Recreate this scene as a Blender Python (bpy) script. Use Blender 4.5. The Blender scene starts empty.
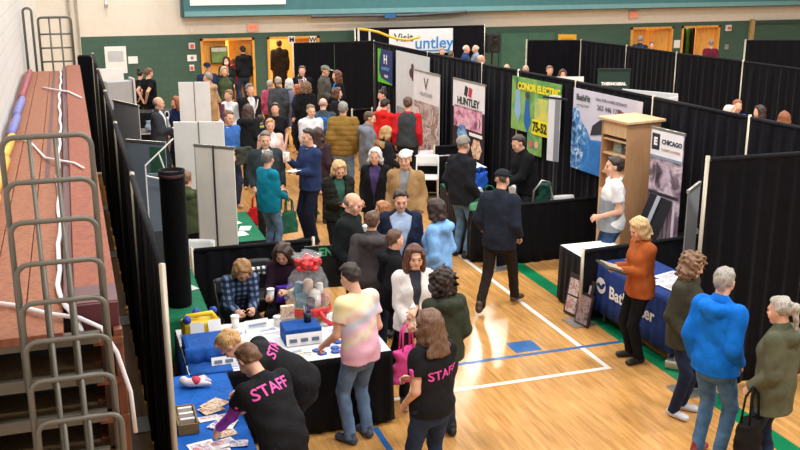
import bpy, bmesh, math, random
import numpy as np
from mathutils import Vector, Matrix
from mathutils.bvhtree import BVHTree
random.seed(7)
SC = bpy.context.scene
COL = SC.collection
PI = math.pi
V = np.array

# ------------------------------------------------------------------ camera (measured from the court lines and the wall)
FPX, CAMZ, PITCH, AZ = 970.0, 4.35, math.radians(15.554), math.radians(18.556)
_Fh = V([math.sin(AZ), math.cos(AZ), 0.0]); _R = V([math.cos(AZ), -math.sin(AZ), 0.0])
_F = _Fh*math.cos(PITCH) + V([0, 0, -math.sin(PITCH)]); _U = _Fh*math.sin(PITCH) + V([0, 0, math.cos(PITCH)])
CAMP = V([0.0, 0.0, CAMZ])
def _ray(x, y): return _F*FPX + _R*(x-400) - _U*(y-225)
def at(x, y, z=0.0):
    d = _ray(x, y); return CAMP + d*((z-CAMZ)/d[2])
def atY(x, y, Y):
    d = _ray(x, y); return CAMP + d*(Y/d[1])
def atX(x, y, X):
    d = _ray(x, y); return CAMP + d*(X/d[0])
cd = bpy.data.cameras.new('camera'); cam = bpy.data.objects.new('camera', cd); COL.objects.link(cam)
cd.sensor_width = 36; cd.lens = 36*FPX/800; cd.clip_end = 200
cam.location = CAMP
cam.rotation_euler = (PI/2-PITCH, 0, -AZ)
SC.camera = cam
SC.view_settings.view_transform = 'Standard'; SC.view_settings.look = 'None'
SC.view_settings.gamma = 1; SC.view_settings.use_curve_mapping = False

# ------------------------------------------------------------------ materials
def lin(c):
    if isinstance(c, str):
        c = c.lstrip('#'); c = [int(c[i:i+2], 16) for i in (0, 2, 4)]
    return [((v/255)/12.92 if v/255 <= .04045 else ((v/255+.055)/1.055)**2.4) for v in c]
_mats = {}
def mat(name, color, rough=.7, kind='plain', metal=0.0, var=.12, scale=None, alpha=1.0, emit=0.0, color2=None, spec=.5):
    key = (name, str(color), rough, kind, metal, var, scale, alpha, emit, str(color2), spec)
    if key in _mats: return _mats[key]
    m = bpy.data.materials.new(name); m.use_nodes = True
    nt = m.node_tree; N = nt.nodes; L = nt.links
    b = N['Principled BSDF']
    c = lin(color)
    b.inputs['Roughness'].default_value = rough; b.inputs['Metallic'].default_value = metal
    b.inputs['Specular IOR Level'].default_value = spec
    tc = N.new('ShaderNodeTexCoord')
    def noise(sc, det=3, vec=None, dist=0):
        n = N.new('ShaderNodeTexNoise'); n.inputs['Scale'].default_value = sc; n.inputs['Detail'].default_value = det
        n.inputs['Distortion'].default_value = dist
        L.new(vec if vec else tc.outputs['Object'], n.inputs['Vector']); return n
    def ramp(fac, stops):
        r = N.new('ShaderNodeValToRGB'); L.new(fac, r.inputs['Fac'])
        while len(r.color_ramp.elements) < len(stops): r.color_ramp.elements.new(.5)
        for e, (p, cc) in zip(r.color_ramp.elements, stops): e.position = p; e.color = (*cc, 1)
        return r
    def bump(h, s, dist=.01):
        bp = N.new('ShaderNodeBump'); bp.inputs['Strength'].default_value = s; bp.inputs['Distance'].default_value = dist
        L.new(h, bp.inputs['Height']); L.new(bp.outputs['Normal'], b.inputs['Normal'])
    def mapping(sc):
        mp = N.new('ShaderNodeMapping'); mp.inputs['Scale'].default_value = sc
        L.new(tc.outputs['Object'], mp.inputs['Vector']); return mp.outputs['Vector']
    lo = [v*(1-var) for v in c]; hi = [min(1, v*(1+var)) for v in c]
    if kind in ('fabric', 'denim', 'velvet'):
        b.inputs['Specular IOR Level'].default_value = min(spec, .12)
        n = noise(scale or 9, 5); r = ramp(n.outputs['Fac'], [(.3, lo), (.7, hi)])
        if kind == 'denim':
            r = ramp(n.outputs['Fac'], [(.3, [v*.7 for v in c]), (.7, [min(1, v*1.35) for v in c])])
        L.new(r.outputs['Color'], b.inputs['Base Color'])
        n2 = noise(7.5, 4, mapping((1.3, 1.3, .8)), 1.8); bump(n2.outputs['Fac'], .42 if kind != 'velvet' else .3, .028)
        if kind == 'velvet':
            b.inputs['Sheen Weight'].default_value = .06; b.inputs['Sheen Roughness'].default_value = .4
    elif kind == 'skin':
        n = noise(14, 3); r = ramp(n.outputs['Fac'], [(.3, lo), (.7, [min(1, hi[0]*1.02), hi[1], hi[2]])])
        L.new(r.outputs['Color'], b.inputs['Base Color'])
        b.inputs['Subsurface Weight'].default_value = .08; b.inputs['Subsurface Radius'].default_value = (.02, .008, .004)
    elif kind == 'hair':
        n = noise(30, 4, mapping((3, 3, .6))); d2 = [v*.55 for v in c]; h2 = [min(1, v*1.5) for v in c]
        r = ramp(n.outputs['Fac'], [(.3, d2), (.7, h2)]); L.new(r.outputs['Color'], b.inputs['Base Color'])
        bump(n.outputs['Fac'], .6, .01)
    elif kind == 'wood':
        n = noise(scale or 6, 6, mapping((6, 6, .6)), .6); c2 = lin(color2) if color2 else [v*.7 for v in c]
        r = ramp(n.outputs['Fac'], [(.3, c2), (.65, c)]); L.new(r.outputs['Color'], b.inputs['Base Color'])
        bump(n.outputs['Fac'], .1, .004)
    elif kind == 'picture':   # busy printed picture: several blotchy colours
        n = noise(scale or 7, 5, None, 1.0); cs = [lin(x) for x in color2]
        r = ramp(n.outputs['Fac'], [(.32+.36*i/(len(cs)-1), cc) for i, cc in enumerate(cs)])
        L.new(r.outputs['Color'], b.inputs['Base Color'])
    elif kind == 'tiedye':
        n0 = noise(5, 3, None, .6); sx = N.new('ShaderNodeSeparateXYZ'); L.new(tc.outputs['Object'], sx.inputs[0])
        def mth(op, a, b2):
            q = N.new('ShaderNodeMath'); q.operation = op
            for i_, v_ in enumerate((a, b2)):
                if isinstance(v_, (int, float)): q.inputs[i_].default_value = v_
                else: L.new(v_, q.inputs[i_])
            return q.outputs[0]
        val = mth('ADD', mth('MULTIPLY', sx.outputs['Z'], -1.15), mth('ADD', mth('MULTIPLY', sx.outputs['X'], .55), mth('MULTIPLY', n0.outputs['Fac'], .30)))
        class n: outputs = {'Fac': mth('ADD', val, 1.78)}
        cs = [lin(x) for x in color2]
        r = ramp(n.outputs['Fac'], [(.28+.44*i/(len(cs)-1), cc) for i, cc in enumerate(cs)])
        L.new(r.outputs['Color'], b.inputs['Base Color'])
    elif kind == 'plaid':
        out = None; cs = [lin(x) for x in color2]
        base = None
        for ax, sc_ in (((1, 0, 0), 11), ((0, 0, 1), 11)):
            mp = N.new('ShaderNodeMapping'); L.new(tc.outputs['Object'], mp.inputs['Vector'])
            w = N.new('ShaderNodeTexWave'); w.wave_type = 'BANDS'; w.bands_direction = 'X' if ax[0] else 'Z'
            w.inputs['Scale'].default_value = sc_/2.2; w.inputs['Distortion'].default_value = .6; L.new(mp.outputs['Vector'], w.inputs['Vector'])
            r = ramp(w.outputs['Fac'], [(.45, (0, 0, 0)), (.6, (1, 1, 1))])
            if base is None: base = r
            else:
                mx = N.new('ShaderNodeMath'); mx.operation = 'ADD'
                L.new(base.outputs['Color'], mx.inputs[0]); L.new(r.outputs['Color'], mx.inputs[1])
                dv = N.new('ShaderNodeMath'); dv.operation = 'MULTIPLY'; dv.inputs[1].default_value = .5; L.new(mx.outputs[0], dv.inputs[0])
                rr = ramp(dv.outputs[0], [(.1, cs[0]), (.5, cs[1]), (.95, cs[2])]); L.new(rr.outputs['Color'], b.inputs['Base Color'])
    elif kind == 'camo':
        n = noise(scale or 12, 3); cs = [lin(x) for x in color2]
        r = ramp(n.outputs['Fac'], [(.35+.3*i/(len(cs)-1), cc) for i, cc in enumerate(cs)]); L.new(r.outputs['Color'], b.inputs['Base Color'])
    else:
        if var > 0:
            n = noise(scale or 5, 4); r = ramp(n.outputs['Fac'], [(.3, lo), (.7, hi)]); L.new(r.outputs['Color'], b.inputs['Base Color'])
        else: b.inputs['Base Color'].default_value = (*c, 1)
    if alpha < 1: b.inputs['Alpha'].default_value = alpha
    if emit: 
        b.inputs['Emission Color'].default_value = (*c, 1); b.inputs['Emission Strength'].default_value = emit
    _mats[key] = m
    return m
def fab(c, var=.18, rough=.85): return mat('fabric', c, rough, 'fabric', var=var)
def pla(c, rough=.45, var=.04): return mat('plastic', c, rough, 'plain', var=var)
METAL = mat('brushed_metal', '#b9b7b0', .35, 'plain', metal=.8, var=.06)
POLE = mat('pole_metal', '#b8ae9b', .4, 'plain', metal=.35, var=.06)
DRAPE = mat('black_drape', '#0f0f15', .85, 'velvet', var=.25)
POCKET = mat('rod_pocket_cloth', '#1a1a1e', .75, 'fabric', var=.2)
WHITE = pla('#e9e8e6'); PAPER = mat('paper', '#f1efec', .8, 'plain', var=.03)
OAK = mat('oak', '#f0b557', .45, 'wood', color2='#d5923a')

# ------------------------------------------------------------------ object helpers
def link(name, me, m=None, parent=None, smooth=False):
    o = bpy.data.objects.new(name, me); COL.objects.link(o)
    if m is not None:
        for mm in (m if isinstance(m, (list, tuple)) else [m]): me.materials.append(mm)
    if parent is not None: o.parent = parent
    if smooth and len(me.polygons): me.polygons.foreach_set('use_smooth', np.ones(len(me.polygons), bool))
    return o
def tag(o, label, cat, group=None, kind=None):
    if kind: o['kind'] = kind
    if label: o['label'] = label
    if cat: o['category'] = cat
    if group: o['group'] = group
    return o
def thing(name, label, cat, loc=(0, 0, 0), rz=0.0, group=None):
    o = bpy.data.objects.new(name, None); COL.objects.link(o); o.empty_display_size = .2
    o.location = [float(v) for v in loc]; o.rotation_euler = (0, 0, rz)
    return tag(o, label, cat, group)
class MB:
    def __init__(s): s.v = []; s.f = []
    def add(s, vs, fs):
        n = len(s.v); s.v += [tuple(float(c) for c in v) for v in vs]; s.f += [tuple(i+n for i in f) for f in fs]; return s
    def box(s, c, size, rz=0.0, rx=0.0, ry=0.0):
        hx, hy, hz = [d/2 for d in size]
        M = Matrix.Rotation(rz, 3, 'Z') @ Matrix.Rotation(ry, 3, 'Y') @ Matrix.Rotation(rx, 3, 'X')
        vs = [Vector(c) + M @ Vector((x*hx, y*hy, z*hz)) for z in (-1, 1) for y in (-1, 1) for x in (-1, 1)]
        return s.add(vs, [(0, 2, 3, 1), (4, 5, 7, 6), (0, 1, 5, 4), (2, 6, 7, 3), (0, 4, 6, 2), (1, 3, 7, 5)])
    def bbox(s, x0, x1, y0, y1, z0, z1): return s.box(((x0+x1)/2, (y0+y1)/2, (z0+z1)/2), (abs(x1-x0), abs(y1-y0), abs(z1-z0)))
    def tube(s, pts, r, n=10, closed=False):
        P = [Vector([float(c) for c in p]) for p in pts]; m = len(P); rings = []
        rr = r if isinstance(r, (list, tuple)) else [r]*m
        up = None
        for i, p in enumerate(P):
            a = P[(i-1) % m] if (i > 0 or closed) else p; b = P[(i+1) % m] if (i < m-1 or closed) else p
            t = (b-a).normalized()
            if up is None: up = Vector((0, 0, 1)) if abs(t.z) < .9 else Vector((1, 0, 0))
            u = (up - t*up.dot(t)).normalized(); w = t.cross(u); up = u
            rings.append([p + (u*math.cos(2*PI*k/n) + w*math.sin(2*PI*k/n))*rr[i] for k in range(n)])
        vs = [q for r_ in rings for q in r_]; fs = []
        for i in range(m if closed else m-1):
            j = (i+1) % m
            for k in range(n): fs.append((i*n+k, i*n+(k+1) % n, j*n+(k+1) % n, j*n+k))
        if not closed: fs += [tuple(range(n))[::-1], tuple((m-1)*n+k for k in range(n))]
        return s.add(vs, fs)
    def lathe(s, prof, c=(0, 0, 0), n=20):
        vs = []; fs = []
        for r, z in prof: vs += [(c[0]+r*math.cos(2*PI*k/n), c[1]+r*math.sin(2*PI*k/n), c[2]+z) for k in range(n)]
        m = len(prof)
        for i in range(m-1):
            for k in range(n): fs.append((i*n+k, i*n+(k+1) % n, (i+1)*n+(k+1) % n, (i+1)*n+k))
        fs += [tuple(range(n))[::-1], tuple((m-1)*n+k for k in range(n))]
        return s.add(vs, fs)
    def prism(s, poly, z0, z1):
        n = len(poly); vs = [(x, y, z0) for x, y in poly] + [(x, y, z1) for x, y in poly]
        fs = [tuple(range(n))[::-1], tuple(range(n, 2*n))] + [(i, (i+1) % n, n+(i+1) % n, n+i) for i in range(n)]
        return s.add(vs, fs)
    def build(s, name, m, parent=None, smooth=False, bevel=0.0, xf=None):
        me = bpy.data.meshes.new(name); vs = s.v
        if xf is not None: vs = [tuple(xf @ Vector(v)) for v in vs]
        me.from_pydata(vs, [], s.f); me.update()
        o = link(name, me, m, parent, smooth)
        if bevel:
            b = o.modifiers.new('b', 'BEVEL'); b.width = bevel; b.segments = 2; b.limit_method = 'ANGLE'
        return o
def text_mesh(body, size, align='CENTER', extrude=.0012, bold=0.0, xs=1.0):
    cu = bpy.data.curves.new('t', 'FONT'); cu.body = body; cu.size = size; cu.align_x = align; cu.align_y = 'CENTER'
    cu.extrude = extrude; cu.offset = bold; cu.resolution_u = 3
    o = bpy.data.objects.new('t', cu); COL.objects.link(o)
    dg = bpy.context.evaluated_depsgraph_get(); me = bpy.data.meshes.new_from_object(o.evaluated_get(dg))
    bpy.data.objects.remove(o); bpy.data.curves.remove(cu)
    if xs != 1: 
        for v in me.vertices: v.co.x *= xs
    return me
def frame_mx(origin, right, up):
    r = Vector([float(c) for c in right]).normalized(); u = Vector([float(c) for c in up]); n = r.cross(u).normalized(); u = n.cross(r)
    M = Matrix.Identity(4)
    for i in range(3): M[i][0] = r[i]; M[i][1] = u[i]; M[i][2] = n[i]; M[i][3] = float(origin[i])
    return M
def lettering(body, size, m, parent, mx, align='CENTER', bold=0.0, xs=1.0, label=None):
    me = text_mesh(body, size, align, .0012, bold, xs); me.transform(mx)
    o = link('lettering', me, m, parent)
    if label: o['label'] = label
    return o
# ------------------------------------------------------------------ signed distance bodies
class Field:
    def __init__(s, lo, hi, vox):
        s.vox = vox; s.lo = V(lo, float)-3*vox
        n = np.ceil((V(hi, float)+3*vox - s.lo)/vox).astype(int)+1
        s.n = n; s.F = np.full(n, .25, np.float32)
    def block(s, lo, hi):
        a = np.maximum(np.floor((lo-s.lo)/s.vox).astype(int), 0); b = np.minimum(np.ceil((hi-s.lo)/s.vox).astype(int)+1, s.n)
        if np.any(b <= a): return None
        X = [(s.lo[i]+s.vox*np.arange(a[i], b[i])).astype(np.float32) for i in range(3)]
        return (slice(a[0], b[0]), slice(a[1], b[1]), slice(a[2], b[2])), X[0][:, None, None], X[1][None, :, None], X[2][None, None, :]
    def put(s, bl, d, k, mode):
        F = s.F[bl]
        if mode == 'sub':
            h = np.clip(.5-.5*(F+d)/k, 0, 1); s.F[bl] = F*(1-h)-d*h + k*h*(1-h)
        else:
            h = np.clip(.5+.5*(F-d)/k, 0, 1); s.F[bl] = F*(1-h)+d*h - k*h*(1-h)
    def cap(s, a, b, w1, w2=None, d1=None, d2=None, side=(1, 0, 0), k=.02, flat='', mode='add'):
        a = V(a, float); b = V(b, float); w2 = w1 if w2 is None else w2; d1 = w1 if d1 is None else d1; d2 = w2 if d2 is None else d2
        ax = b-a; L = np.linalg.norm(ax); ax = ax/L if L > 1e-6 else V([0, 0, 1.]); L = max(L, 1e-6)
        sd = V(side, float); sd = sd-ax*(sd@ax); nn = np.linalg.norm(sd)
        if nn < 1e-4: sd = np.cross(ax, V([.3, .8, .5])); nn = np.linalg.norm(sd)
        sd = sd/nn; fr = np.cross(ax, sd)
        m = max(w1, w2, d1, d2)+k+2.5*s.vox
        r = s.block(np.minimum(a, b)-m, np.maximum(a, b)+m)
        if r is None: return
        bl, x, y, z = r; x = x-a[0]; y = y-a[1]; z = z-a[2]
        q = x*ax[0]+y*ax[1]+z*ax[2]; t = np.clip(q/L, 0, 1); ss = q-t*L
        u = x*sd[0]+y*sd[1]+z*sd[2]; v = x*fr[0]+y*fr[1]+z*fr[2]
        w = w1+(w2-w1)*t; dd = d1+(d2-d1)*t; mm = np.minimum(w, dd)
        d = (np.sqrt((u/w)**2+(v/dd)**2+(ss/mm)**2)-1)*mm
        if 'b' in flat: d = np.maximum(d, q-L)
        if 'a' in flat: d = np.maximum(d, -q)
        s.put(bl, d, k, mode)
    def ell(s, c, R, rad, k=.02, mode='add', cut=None, ck=0):
        c = V(c, float); m = max(rad)+k+2.5*s.vox
        r = s.block(c-m, c+m)
        if r is None: return
        bl, x, y, z = r; x = x-c[0]; y = y-c[1]; z = z-c[2]
        e = [x*R[i][0]+y*R[i][1]+z*R[i][2] for i in range(3)]
        d = (np.sqrt(sum((e[i]/rad[i])**2 for i in range(3)))-1)*min(rad)
        for n_, c_ in (cut or []):
            d2 = e[0]*n_[0]+e[1]*n_[1]+e[2]*n_[2]-c_
            if ck: h_ = np.clip(.5-.5*(d2-d)/ck, 0, 1); d = d2*(1-h_)+d*h_+ck*h_*(1-h_)
            else: d = np.maximum(d, d2)
        s.put(bl, d, k, mode)
    def grid(s): return [(s.lo[i]+s.vox*np.arange(s.n[i])).astype(np.float32) for i in range(3)]
    def wob(s, amp, fr=22., seed=0.):
        X, Y, Z = s.grid(); X = X[:, None, None]; Y = Y[None, :, None]; Z = Z[None, None, :]
        s.F += (amp*(np.sin(fr*X+2.1*np.sin(fr*.5*Z+seed)+seed)*np.sin(fr*.8*Z+1.7*np.sin(fr*.6*Y+seed*2)+seed) + .6*np.sin(fr*1.7*Z+fr*Y*.9+seed*3)*np.sin(fr*1.3*X+seed))).astype(np.float32)
    def mesh(s, name):
        F = s.F.copy(); F[0] = F[-1] = 1; F[:, 0] = F[:, -1] = 1; F[:, :, 0] = F[:, :, -1] = 1
        ins = F < 0
        nx, ny, nz = F.shape
        c = np.zeros((nx-1, ny-1, nz-1), np.int8)
        for i in (0, 1):
            for j in (0, 1):
                for k in (0, 1): c += ins[i:nx-1+i, j:ny-1+j, k:nz-1+k]
        act = (c > 0) & (c < 8)
        I, J, K = np.nonzero(act); n = len(I)
        idx = np.full(act.shape, -1, np.int32); idx[I, J, K] = np.arange(n)
        acc = np.zeros((n, 3)); cnt = np.zeros(n)
        for ax in range(3):
            o1, o2 = [q for q in range(3) if q != ax]
            for u in (0, 1):
                for v in (0, 1):
                    off = [0, 0, 0]; off[o1] = u; off[o2] = v; e = off[:]; e[ax] = 1
                    A = F[I+off[0], J+off[1], K+off[2]]; B = F[I+e[0], J+e[1], K+e[2]]
                    m = (A < 0) != (B < 0); t = A[m]/(A[m]-B[m])
                    p = np.tile(V(off, float), (m.sum(), 1)); p[:, ax] = t
                    acc[m] += p; cnt[m] += 1
        pts = (acc/cnt[:, None] + np.stack([I, J, K], 1))*s.vox + s.lo
        quads = []
        for ax in range(3):
            o1, o2 = (ax+1) % 3, (ax+2) % 3
            sl0 = [slice(None)]*3; sl1 = [slice(None)]*3; sl0[ax] = slice(0, -1); sl1[ax] = slice(1, None)
            a = ins[tuple(sl0)]; b = ins[tuple(sl1)]; ch = np.nonzero(a != b)
            P = np.stack(ch, 1); flip = a[ch]
            def cell(d1, d2):
                Q = P.copy(); Q[:, o1] += d1; Q[:, o2] += d2; return idx[Q[:, 0], Q[:, 1], Q[:, 2]]
            q = np.stack([cell(-1, -1), cell(0, -1), cell(0, 0), cell(-1, 0)], 1)
            q[~flip] = q[~flip][:, ::-1]; quads.append(q)
        q = np.concatenate(quads).astype(np.int32)
        q = q[(q >= 0).all(1)]
        me = bpy.data.meshes.new(name)
        me.vertices.add(n); me.vertices.foreach_set('co', pts.astype(np.float32).ravel())
        me.loops.add(q.size); me.loops.foreach_set('vertex_index', q.ravel())
        me.polygons.add(len(q)); me.polygons.foreach_set('loop_start', np.arange(0, q.size, 4, dtype=np.int32))
        me.update(calc_edges=True)
        me.polygons.foreach_set('use_smooth', np.ones(len(q), bool))
        return me
# ------------------------------------------------------------------ people
SKIN = [mat('skin', c, .55, 'skin', var=.08) for c in ('#e0ac90', '#d59d80', '#eab9a0')]
def hairm(c): return mat('hair', c, .55, 'hair', var=.3)
EYE = mat('eye', '#1c1512', .2, var=0); LIP = mat('lips', '#b0625a', .5, var=.05)
GLASS = mat('glasses_frame', '#17120f', .3, var=0)
ARM = dict(down=(.05, .03, -.50), bent=(.045, .12, -.46), pocket=(.0, .10, -.46), hold=(-.09, .30, -.24), phone=(-.08, .29, -.10), fold=(-.24, .20, -.24),
           mouth=(-.10, .20, .10), reach=(-.02, .40, -.32), back=(-.10, -.17, -.42), low=(-.03, .26, -.40), hip=(.10, .02, -.38), cross=(-.20, .22, -.30), up=(.0, .25, .22))
def rotx(a): return V([[1, 0, 0], [0, math.cos(a), math.sin(a)], [0, -math.sin(a), math.cos(a)]])   # + bends forward (towards +y)
def rotz(a): return V([[math.cos(a), -math.sin(a), 0], [math.sin(a), math.cos(a), 0], [0, 0, 1]])
def ik(a, t, l1, l2, pole):
    a = V(a, float); t = V(t, float); d = t-a; L = np.linalg.norm(d)
    Lc = min(L, (l1+l2)*.995); u = d/max(L, 1e-6); t = a+u*Lc
    p = V(pole, float); p = p-u*(p@u); p = p/max(np.linalg.norm(p), 1e-6)
    x = (l1*l1-l2*l2+Lc*Lc)/(2*Lc); y = math.sqrt(max(l1*l1-x*x, 0))
    return a+u*x+p*y, t
NPERS = [0]
def person(label, head, h, phi, top, pants='#20242e', hair=('short', '#3a2a20'), g='m', b=1.0, lean=0., arms=('down', 'down'), walk=0., hp=6., hy=0., skin=0,
           shoes='#1b1a1b', hat=None, inner=None, glasses=False, sit=None, group=None, sleeve=None, face=None, vox=None, beard=None, extra=None, name='person', twist=0., parka=False, skirtlen=0., ref=None):
    """head = pixel the crown was sighted at; h = standing height; phi = 0 faces the camera, 90 to its right, 180 away."""
    NPERS[0] += 1; seed = NPERS[0]*1.37; rnd = random.Random(NPERS[0])
    S = h/1.75; f = g == 'f'
    A = math.radians(lean)
    # --- skeleton
    P = V([0, -.20*math.sin(A), .93]); 
    if sit: P = V([0, 0, sit/S+.09])
    R1 = rotx(A*.5); R2 = rotx(A)
    Wp = P + R1 @ V([0, 0, .12])
    def sp(x, y, z):
        if z <= .93: return P+V([x, y, z-.93])
        if z <= 1.05: return P + R1 @ V([x, y, z-.93])
        return Wp + R2 @ V([x, y, z-1.05])
    shx = .150 if f else .170
    N = sp(0, -.015, 1.455)
    Sh = {sd: sp(sd*shx, -.01, 1.395) for sd in (-1, 1)}
    Rh = rotz(math.radians(-hy)) @ rotx(math.radians(hp))
    hr, hf, hu = Rh @ V([1, 0, 0]), Rh @ V([0, 1, 0]), Rh @ V([0, 0, 1])
    HC = N + R2 @ V([0, .015, .065]) + hu*.105 + hf*.012
    HW = lambda x, y, z: HC+hr*x+hf*y+hu*z
    crown = HC+hu*.118
    arms_w = {}; 
    for sd, spec in zip((-1, 1), arms):
        if isinstance(spec, str): spec = ARM[spec]
        pole = (sd*.28, -1, -.55) if len(spec) == 3 else spec[3]
        if len(spec) > 3: pole = (pole[0]*sd, pole[1], pole[2])
        o, fw, u = spec[:3]
        E, Wr = ik(Sh[sd], Sh[sd]+V([sd*o, fw, u]), .285, .255, pole); arms_w[sd] = (E, Wr)
    legs = {}
    for sd in (-1, 1):
        H = P+V([sd*.092, 0, -.02])
        if sit: F = V([sd*.12, .46, .085]); pole = (sd*.15, 1, .6)
        else: F = V([sd*(.085 + .02), sd*walk*.5 + (.0), .085]); pole = (sd*.1, 1, 0)
        if walk and sd*walk < 0: F[2] += .05
        K, An = ik(H, F, .43, .425, pole); legs[sd] = (H, K, An)
    # --- place: the crown must be seen at the sighted pixel
    hz = crown[2]*S
    if ref is not None: X, Y = ref[:2]
    else: X, Y = at(head[0], head[1], hz)[:2]
    vd = V([X, Y])/math.hypot(X, Y); rd = V([vd[1], -vd[0]]); ph = math.radians(phi)
    fw = -vd*math.cos(ph)+rd*math.sin(ph); yaw = math.atan2(-fw[0], fw[1])
    if ref is None:
        off = rotz(yaw) @ (crown*S); X -= off[0]; Y -= off[1]
    dist = math.hypot(X, Y)
    vx = vox or (.0105 if dist < 9.5 else .0125 if dist < 13.5 else .015 if dist < 18 else .018)
    vx /= S
    root = thing(name, label, 'person', (X, Y, 0), yaw, group)
    root.scale = (1, 1, 1)
    def fin(fld, nm, m, label=None):
        me = fld.mesh(nm)
        if S != 1: me.transform(Matrix.Scale(S, 4))
        o = link(nm, me, m, root)
        if label: o['label'] = label
        return o
    allp = [P, N, crown] + [q for a in arms_w.values() for q in a] + [q for a in legs.values() for q in a]
    lo = np.min(allp, 0)-V([.26, .26, .16]); hi = np.max(allp, 0)+V([.26, .3, .05]); lo[2] = max(lo[2], -.02)
    wd = b
    wst = .135 if f else .152; hipw = .175 if f else .165; chw = .155 if f else .172
    TS = [(.86, hipw, .118, 0), (.95, hipw*.98, .12, -.005), (1.06, wst*wd, .105*wd, 0), (1.18, (wst+.006)*wd, .108*wd, .003), (1.30, chw*wd**.6, .112*wd**.5, 0), (1.385, chw*.86, .085, -.008), (1.45, .066, .06, -.01)]
    side = R2 @ V([1, 0, 0])
    def torso(fd, off, z0=.0, z1=9, k=.03, flatb=True):
        ss = [t for t in TS if z0 <= t[0] <= z1]
        for i, (p, q) in enumerate(zip(ss[:-1], ss[1:])):
            e1, e2 = [(.012 if (tt[0] < 1.0 and off > .011) else .006 if (tt[0] < 1.1 and off > .011) else 0) for tt in (p, q)]
            fd.cap(sp(0, p[3], p[0]), sp(0, q[3], q[0]), p[1]+off+e1, q[1]+off+e2, p[2]+off+e1, q[2]+off+e2, side=(1, 0, 0), k=k)
        if f:
            for sd in (-1, 1): fd.cap(sp(sd*.07, .07, 1.265), sp(sd*.072, .075, 1.255), .062+off, k=.04)
    # --- body: one continuous skin
    B = Field(lo, hi, vx)
    torso(B, -.006)
    for sd in (-1, 1):
        B.cap(sp(0, -.01, 1.41), Sh[sd], .05, .052, k=.04)
        E, Wr = arms_w[sd]
        B.cap(Sh[sd], E, .05*wd**.5, .038*wd**.4, k=.02); B.cap(E, Wr, .040*wd**.4, .026, k=.015)
        # hand
        d = (Wr-E)/np.linalg.norm(Wr-E)
        inward = V([-sd, 0, 0]) if abs(d[2]) > .75 else (V([-sd*.7, 0, -.7]))
        pn = inward-d*(inward@d); pn /= np.linalg.norm(pn)
        sv = np.cross(d, pn); sv = sv if sv @ V([0, .8, .6]) > 0 else -sv
        B.cap(Wr-d*.01, Wr+d*.075, .030, .041, .020, .015, side=sv, k=.012)
        cu = .32 + .12*rnd.random() + (.5 if abs(d[2]) < .75 else 0)
        fr = max(.0088, vx*.62)
        for j, (o_, ln) in enumerate(((.031, .066), (.0105, .076), (-.0105, .07), (-.031, .054))):
            b0 = Wr+d*.078+sv*o_; d1 = d*math.cos(cu)+pn*math.sin(cu); d2 = d*math.cos(2.1*cu)+pn*math.sin(2.1*cu)
            m1 = b0+d1*ln*.55; m2 = m1+d2*ln*.5
            B.cap(b0-d*.012, m1, fr, fr*.95, k=.004); B.cap(m1, m2, fr*.95, fr*.85, k=.004)
        tb = Wr+d*.025+sv*.028; t1 = tb+(d*.62+sv*.62+pn*.35)*.042; t2 = t1+(d*.85+sv*.15+pn*.45)*.034
        B.cap(tb, t1, fr*1.25, fr*1.1, k=.008); B.cap(t1, t2, fr*1.1, fr*.9, k=.004)
        H, K, An = legs[sd]
        B.cap(H, K, .083, .052, k=.03); B.cap(K, An, .053, .036, k=.02)
        fo = V([math.sin(.18)*sd, math.cos(.18), 0]); 
        B.cap(An+V([0, 0, -.035])-fo*.03, An+V([0, 0, -.055])+fo*.14, .035, .036, .035, .024, side=(1, 0, 0), k=.02)
    Rr = [hr, hf, hu]
    B.cap(N-(HC-N)*.25, HC+hu*-.045-hf*.01, .058, .052, k=.02)
    B.ell(HW(0, -.012, .032), Rr, (.075, .094, .083), k=.02)
    B.ell(HW(0, .028, -.030), Rr, (.060, .066, .083), k=.02)
    B.cap(HW(-.018, .060, -.092), HW(.018, .060, -.092), .026, k=.02)
    B.cap(HW(-.034, .082, .026), HW(.034, .082, .026), .012, k=.014)
    for sd in (-1, 1): B.cap(HW(sd*.031, .108, .004), HW(sd*.035, .108, .004), .016, k=.012, mode='sub')
    B.cap(HW(0, .090, .008), HW(0, .104, -.028), max(.010, vx*.7), max(.0145, vx*.9), k=.008)
    for sd in (-1, 1):
        B.cap(HW(sd*.050, .062, -.02), HW(sd*.045, .066, -.045), .02, k=.02)
        B.cap(HW(sd*.076, -.002, .016), HW(sd*.078, -.006, -.022), .013, .010, .023, .016, side=hr, k=.006)
    body = fin(B, 'body', SKIN[skin])
    # --- face parts
    if face is None: face = abs((phi-hy+180) % 360-180) < 115
    if face and dist < 19:
        for sd in (-1, 1):
            e = Field(HW(sd*.033, .088, .005)-.03, HW(sd*.033, .088, .005)+.03, .004); e.ell(HW(sd*.033, .085, .004), Rr, (.0115, .011, .0062), k=.001); fin(e, 'eye', EYE)
        e = Field(HW(0, .09, -.06)-.05, HW(0, .09, -.06)+.05, .005); e.ell(HW(0, .083, -.06), Rr, (.022, .013, .0065), k=.001); fin(e, 'mouth', LIP)
        if dist < 13:
            hc0 = hair[1] if hair[0] != 'none' else '#8b7a6a'
            for sd in (-1, 1):
                e = Field(HW(sd*.033, .09, .028)-.04, HW(sd*.033, .09, .028)+.04, .005); e.cap(HW(sd*.017, .092, .029), HW(sd*.046, .082, .031), .0045, k=.001); fin(e, 'eyebrow', hairm(hc0))
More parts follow.
